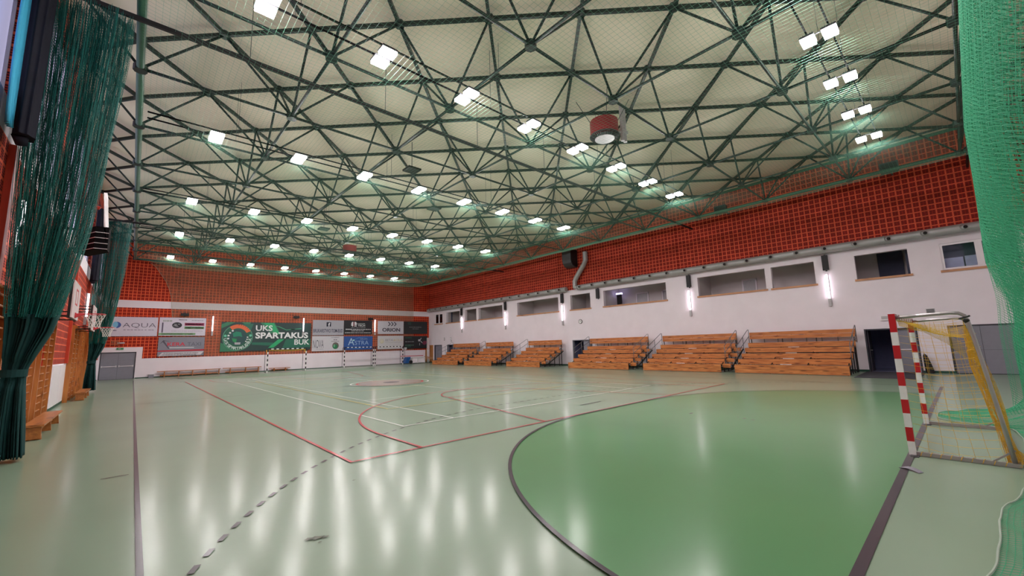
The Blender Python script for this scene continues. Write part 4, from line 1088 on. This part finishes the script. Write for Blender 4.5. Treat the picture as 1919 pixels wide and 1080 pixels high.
def low_bench(x0, x1, zt, legs, lab):
    t = thing('gym_bench', ((x0 + x1) / 2, YF - .3, 0), lab, 'bench', 'long low benches along the far wall')
    b = MB(); b.box(x0, x1, YF - .45, YF - .15, zt - .05, zt); b.build('seat', M['benchwood'], t)
    b = MB(); b.box(x0 + .2, x1 - .2, YF - .33, YF - .27, .09, .17); b.build('stretcher', M['benchwood'], t)
    for x in legs: b = MB(); b.box(x - .03, x + .03, YF - .43, YF - .17, 0, zt - .05); b.build('leg', M['benchwood'], t)
low_bench(FX(1.46), FX(5.86), .48, [FX(1.95) + .92 * k for k in range(5)], 'long low wooden bench left of the two along the far wall')
low_bench(FX(6.02), FX(9.08), .50, [FX(6.6), FX(7.8), FX(8.85)], 'long low wooden bench right of the two, near the left far goal')
low_bench(FX(9.75), FX(11.6), .30, [FX(10.2), FX(11.2)], 'short low wooden bench behind the left far goal')
t = thing('floor_box', (FX(1.1), YF - .2, 0), 'small grey box on the floor left of the long bench', 'box')
b = MB(); b.box(FX(.95), FX(1.28), YF - .3, YF - .04, 0, .24); b.build('body', M['door'], t)
b = MB(); b.box(FX(.95) - .01, FX(1.28) + .01, YF - .31, YF - .04, .24, .27); b.build('lid', M['lgrey'], t)
# equipment trolley with blue pad
t = thing('equipment_trolley', (24.4, 43.4, 0), 'low white metal equipment trolley with blue pad and black wheel in the far corner', 'trolley')
y0, y1 = 42.75, 43.45
b = MB(); b.prism([(22.85, y0, .10), (23.35, y0, .10), (23.62, y0, .80), (23.2, y0, .78)], (0, .7, 0)); b.build('pad', M['padblue'], t)
b = MB()
for z in (.12, .72):
    b.bar((23.6, y0, z), (25.5, y0, z), .06, .06); b.bar((23.6, y1, z), (25.5, y1, z), .06, .06)
for x in (23.75, 24.5, 25.45):
    for y in (y0, y1): b.bar((x, y, .06), (x, y, .78), .06, .06)
b.build('frame', M['postwhite'], t)
b = MB(); b.box(23.9, 25.4, y0 + .05, y1 - .05, .14, .64); b.build('crate', M['whitepanel'], t)
b = MB(); b.bar((22.3, y0 - .05, .92), (25.2, y0 - .05, .90), .06, .07); b.build('beam', M['rim'], t)
b = MB(); b.bar((25.4, y0, .76), (26.5, y0, .58), .06, .12); b.bar((25.4, y0, .50), (26.5, y0, .52), .05, .08); b.build('arm', M['sill'], t)
b = MB(); b.tube([(23.62, y0 - .06, .22), (23.62, y0 + .02, .22)], .2, 20); b.build('wheel', M['black'], t)
b = MB(); b.bar((23.0, y0 + .3, .8), (23.0, y0 + .3, 1.85), .07, .07); b.box(22.92, 23.2, y0 + .2, y0 + .4, 1.62, 1.9); b.build('mast', M['lgrey'], t)
for x, nm in ((26.25, 'left of the pair'), (26.42, 'right of the pair')):
    t = thing('net_post', (x, 43.55, 0), 'tall white net post standing in the far corner, ' + nm, 'post', 'white posts in the far corner')
    b = MB(); b.tube([(x, 43.55, .03), (x, 43.55, 3.0)], .045, 12); b.build('tube', M['postwhite'], t, smooth=True)
    b = MB(); b.tube([(x, 43.55, 0), (x, 43.55, .03)], .075, 12); b.build('base', M['dgrey'], t)
# ================================================================== THINGS ON THE RIGHT WALL
t = thing('wall_clock', (XR, 20.47, 3.57), 'small round white wall clock with black rim above the half open door', 'clock')
b = MB(); b.tube([(XR, 20.47, 3.57), (XR - .05, 20.47, 3.57)], .185, 28); b.build('rim', M['black'], t)
b = MB(); b.tube([(XR - .05, 20.47, 3.57), (XR - .055, 20.47, 3.57)], .15, 28); fc = b.build('dial', M['postwhite'], t)
b = MB(); b.bar((XR - .06, 20.47, 3.57), (XR - .06, 20.40, 3.62), .008, .02); b.bar((XR - .06, 20.47, 3.57), (XR - .06, 20.49, 3.69), .008, .015); b.build('hand', M['black'], t)
for y, z0, z1, w_, m, nm in ((40.72, 2.58, 2.92, .12, 'dgrey', 'narrow grey notice on the white wall, between the two far grey doors'), (39.4, 2.68, 2.92, .26, 'lgrey', 'pale notice frame above the far open door'), (39.3, 2.42, 2.60, .16, 'dgrey', 'small dark square notice right above the far open door')):
    t = thing('wall_notice', (XR, y, z0), nm, 'sign'); b = MB(); b.box(XR - .03, XR, y - w_/2, y + w_/2, z0, z1); b.build('plate', M[m], t)
    b = MB(); b.box(XR - .034, XR - .03, y - w_/2 + .02, y + w_/2 - .02, z0 + .03, z1 - .03); b.build('face', M['whitepanel'], t)
t = thing('vent_grille', (XR, .23, 2.68), 'small square louvred vent grille on the white wall above the goal', 'vent')
b = MB(); b.box(XR - .02, XR, .09, .38, 2.64, 2.92); b.build('frame', M['lgrey'], t)
b = MB()
for k in range(4): b.box(XR - .035, XR - .02, .11, .36, 2.665 + .062 * k, 2.70 + .062 * k)
b.build('louvre', M['dgrey'], t)
t = thing('exit_lamp', (XR, 1.72, 2.48), 'slim white exit lamp box over the dark open doorway', 'light')
b = MB(); b.box(XR - .08, XR - .012, 1.30, 2.02, 2.47, 2.74); b.build('box', M['whitepanel'], t)
b = MB(); b.box(XR - .012, XR - .002, 1.5, 1.8, 2.52, 2.70); b.build('wall_mount', M['lgrey'], t)
b = MB(); b.box(XR - .085, XR - .08, 1.36, 1.96, 2.53, 2.68); b.build('panel', M['lgrey'], t)
t = one('floor_mat', MB().prism([(22.75, .7, .002), (26.8, .72, .002), (26.8, 2.78, .002), (22.75, 2.72, .002)], (0, 0, .014)), M['mat'], 'dark grey entrance mat on the floor in front of the open doorway', 'mat', (24.8, 1.7, 0))
t = thing('sports_bag', (26.6, .45, 0), 'black sports bag standing against the white wall behind the goal', 'bag')
b = MB(); rows = []
for i in range(13):
    q_ = i / 12; z = .004 + .86 * q_; w_ = .15 * (1 - .6 * q_ ** 1.6) * (0.9 if i == 0 else 1); d_ = .13 * (1 - .35 * q_ ** 2) 
    if i == 12: w_ *= .4; d_ *= .4
    rows.append([(26.62 + d_ * math.cos(2*PI*k/20), .55 + .10 * q_ + w_ * math.sin(2*PI*k/20), z) for k in range(21)])
b.grid(rows); b.poly(rows[0][:-1]); b.poly(rows[-1][:-1]); b.build('body', M['black'], t, smooth=True)
b = MB(); b.tube([(26.52, .58, .70), (26.46, .60, .82), (26.5, .66, .88), (26.56, .68, .82)], .015, 6); b.build('strap', M['dgrey'], t)
t = thing('gallery_lamp_post', (28.6, 17.75, 3.5), 'dark post with a glowing lilac lamp inside the long gallery opening', 'light')
b = MB(); b.box(28.5, 28.62, 17.55, 17.95, 3.502, 5.62); b.build('post', M['black'], t)
b = MB(); b.box(28.47, 28.65, 17.5, 18.0, 5.62, 5.74); b.build('lamp', emis('gallery_lamp', (206, 200, 255), 3.0), t)
# torn tape on the goal line
b = MB(); b.grid([[(7.36 + .02*k, -.12 + .025*k, .004 + .02*math.sin(PI*k/8)) for k in range(9)], [(7.44 + .02*k, -.16 + .025*k, .004 + .03*math.sin(PI*k/8)) for k in range(9)]])
o = one('tape_strip', b, M['door'], 'loose curled strip of grey tape on the goal line in front of the goal', 'tape', (7.45, -.05, 0)); o.modifiers.new('thick', 'SOLIDIFY').thickness = .003

# ================================================================== LEFT WALL GEAR
def wall_bars(y0, y1, lab):
    t = thing('wall_bars', (XL + .09, (y0 + y1) / 2, 0), lab, 'wall bars', 'wooden wall bars on the left wall')
    n = 3; xs0, xs1 = XL + .03, XL + .17
    for i in range(n): y = y0 + (y1 - y0) * i / (n - 1); b = MB(); b.box(xs0, xs1, y - .035, y + .035, 0, 3.08); b.build('upright', M['woodbar'], t)
    for k in range(15):
        b = MB(); z = .14 + .20 * k; b.tube([(XL + .12, y0, z), (XL + .12, y1, z)], .02, 8); b.build('rung', M['woodbar'], t, smooth=True)
    b = MB(); b.tube([(XL + .2, y0, 3.02), (XL + .2, y1, 3.02)], .022, 8)
    for i in range(n): y = y0 + (y1 - y0) * i / (n - 1); b.box(xs1 - .02, XL + .22, y - .03, y + .03, 2.97, 3.06)
    b.build('top_rung', M['woodbar'], t)
wall_bars(9.75, 11.45, 'wooden wall bars at the left edge, in front of the near net curtain')
wall_bars(13.4, 15.2, 'wooden wall bars just behind the near net curtain foot')
wall_bars(16.05, 18.3, 'wooden wall bars above the near low bench')
wall_bars(23.7, 26.2, 'wooden wall bars below the far training hoop')
wall_bars(27.0, 28.9, 'wooden wall bars just in front of the far net curtain')
wall_bars(31.0, 33.5, 'wooden wall bars beyond the far net curtain')
def box_bench(y0, y1, lab):
    t = thing('box_bench', (-1.63, (y0 + y1) / 2, 0), lab, 'bench', 'box benches along the left wall')
    b = MB(); b.box(-1.80, -1.47, y0 - .06, y1 + .06, .29, .33); b.build('seat', M['benchwood'], t)
    for y in (y0 + .06, (y0 + y1) / 2, y1 - .1):
        b = MB(); b.prism([(-1.77, y, .0), (-1.50, y, .0), (-1.53, y, .29), (-1.74, y, .29)], (0, .06, 0)); b.build('leg', M['benchwood'], t)
    b = MB(); b.box(-1.65, -1.62, y0 + .1, y1 - .1, .10, .20); b.build('stretcher', M['benchwood'], t)
    b = MB(); b.box(-1.76, -1.51, y0 + .0, y0 + .06, .02, .29); b.build('end_board', M['benchwood'], t)
box_bench(13.2, 16.3, 'low brown wooden bench by the left wall, nearest the camera')
box_bench(24.2, 27.0, 'low brown wooden bench by the left wall under the far training hoop')
def hoop(yc, lab):
    t = thing('basketball_hoop', (-1.5, yc, 3.05), lab, 'hoop', 'training hoops on the left wall')
    bx = -1.50
    b = MB(); b.box(bx - .03, bx, yc - .9, yc + .9, 2.90, 3.95); b.build('backboard', M['board'], t)
    b = MB(); 
    for a in (3.3, 3.72): b.box(bx, bx + .004, yc - .295, yc + .295, a, a + .05)
    for a in (-.295, .245): b.box(bx, bx + .004, yc + a, yc + a + .05, 3.35, 3.72)
    b.build('target_square', M['rim'], t)
    b = MB()
    for y in (yc - .85, yc + .85): b.box(bx - .09, bx - .03, y - .04, y + .04, 2.88, 3.97)
    for z in (2.92, 3.9): b.box(bx - .09, bx - .03, yc - .81, yc + .81, z - .03, z + .03)
    b.build('back_frame', M['black'], t)
    for y in (yc - .8, yc + .8):
        for z in (2.92, 3.05, 3.78, 3.9): b = MB(); b.bar((bx - .06, y, z), (XL, y, z), .035, .035); b.build('support_arm', M['black'], t)
    b = MB(); b.box(bx, bx + .02, yc - .1, yc + .1, 2.93, 3.08); b.prism([(bx + .02, yc - .08, 3.06), (bx + .2, yc - .03, 3.06), (bx + .2, yc - .03, 3.03), (bx + .02, yc - .08, 2.94)], (0, .16, 0)); b.build('bracket', M['rim'], t)
    cx = bx + .43; b = MB(); b.tube([(cx + .225 * math.cos(2*PI*k/28), yc + .225 * math.sin(2*PI*k/28), 3.05) for k in range(28)], .010, 8, closed=True); b.build('rim', M['rim'], t, smooth=True)
    b = MB(); N = 12
    def np_(k, l): r = [.225, .20, .165, .14, .125, .13][l]; a = 2*PI*(k + .5 * (l % 2))/N; return (cx + r*math.cos(a), yc + r*math.sin(a), 3.04 - .08 * l)
    for l in range(5):
        for k in range(N): b.strand([np_(k, l), np_(k, l + 1)], .005); b.strand([np_(k, l), np_(k - 1 if l % 2 == 0 else k + 1, l + 1)], .005)
    b.build('hoop_net', M['netwhite'], t)
hoop(17.0, 'white training basketball hoop on the left wall, nearer one')
hoop(24.9, 'white training basketball hoop on the left wall, farther one beside the far curtain')
# folded hanging unit between the curtains
t = thing('hanging_scoreboard', (-1.35, 16.3, 4.85), 'black hanging box with pale edge lines and a white board, high on the left wall', 'scoreboard')
prof = [(-1.62, 16.9), (-1.21, 16.0), (-.93, 16.0), (-.90, 16.3), (-1.4, 17.3)]
b = MB(); b.prism([(x, y, 4.86) for x, y in prof], (0, 0, .70)); b.build('cabinet', M['matt'], t)
b = MB()
for z in (4.90, 5.06, 5.22, 5.38):
    for p, q_ in ((0, 1), (1, 2)): b.bar((prof[p][0] - .01, prof[p][1] - .012, z), (prof[q_][0] - .0, prof[q_][1] - .012, z), .014, .014)
b.build('edge_line', M['board'], t)
b = MB(); b.prism([(-1.13, 16.0, 6.60), (-1.06, 16.05, 6.62), (-.99, 16.05, 5.82), (-.93, 16.0, 5.0), (-.96, 16.0, 5.0), (-1.06, 16.0, 5.62)], (.0, .5, 0)); b.build('white_board', M['board'], t)
b = MB(); b.tube([(-1.45, 16.4, 5.4), (-1.45, 16.4, 6.1), (-1.3, 16.4, 6.25), (-1.2, 16.4, 6.2)], .06, 10); b.build('red_arm', M['red'], t, smooth=True)
b = MB(); b.bar((-1.4, 16.5, 5.5), (XL, 16.5, 5.5), .06, .06); b.build('wall_mount', M['dgrey'], t)
b = MB(); b.bar((-1.2, 16.5, 6.3), (XL, 16.5, 6.3), .05, .05); b.build('wall_mount', M['dgrey'], t)
# ================================================================== WORLD AND VIEW
wd = bpy.data.worlds.new('world'); wd.use_nodes = True; bpy.context.scene.world = wd
bg = wd.node_tree.nodes['Background']; bg.inputs[0].default_value = (.02, .02, .025, 1); bg.inputs[1].default_value = 0.3
sc = bpy.context.scene
sc.view_settings.view_transform = 'Standard'; sc.view_settings.look = 'None'; sc.view_settings.gamma = 1.0; sc.view_settings.exposure = 0.22; sc.view_settings.use_curve_mapping = False
cy = sc.cycles; cy.max_bounces = 7; cy.diffuse_bounces = 4; cy.glossy_bounces = 3; cy.transparent_max_bounces = 16; cy.use_denoising = True; cy.sample_clamp_indirect = 8.0; cy.caustics_reflective = False; cy.caustics_refractive = False
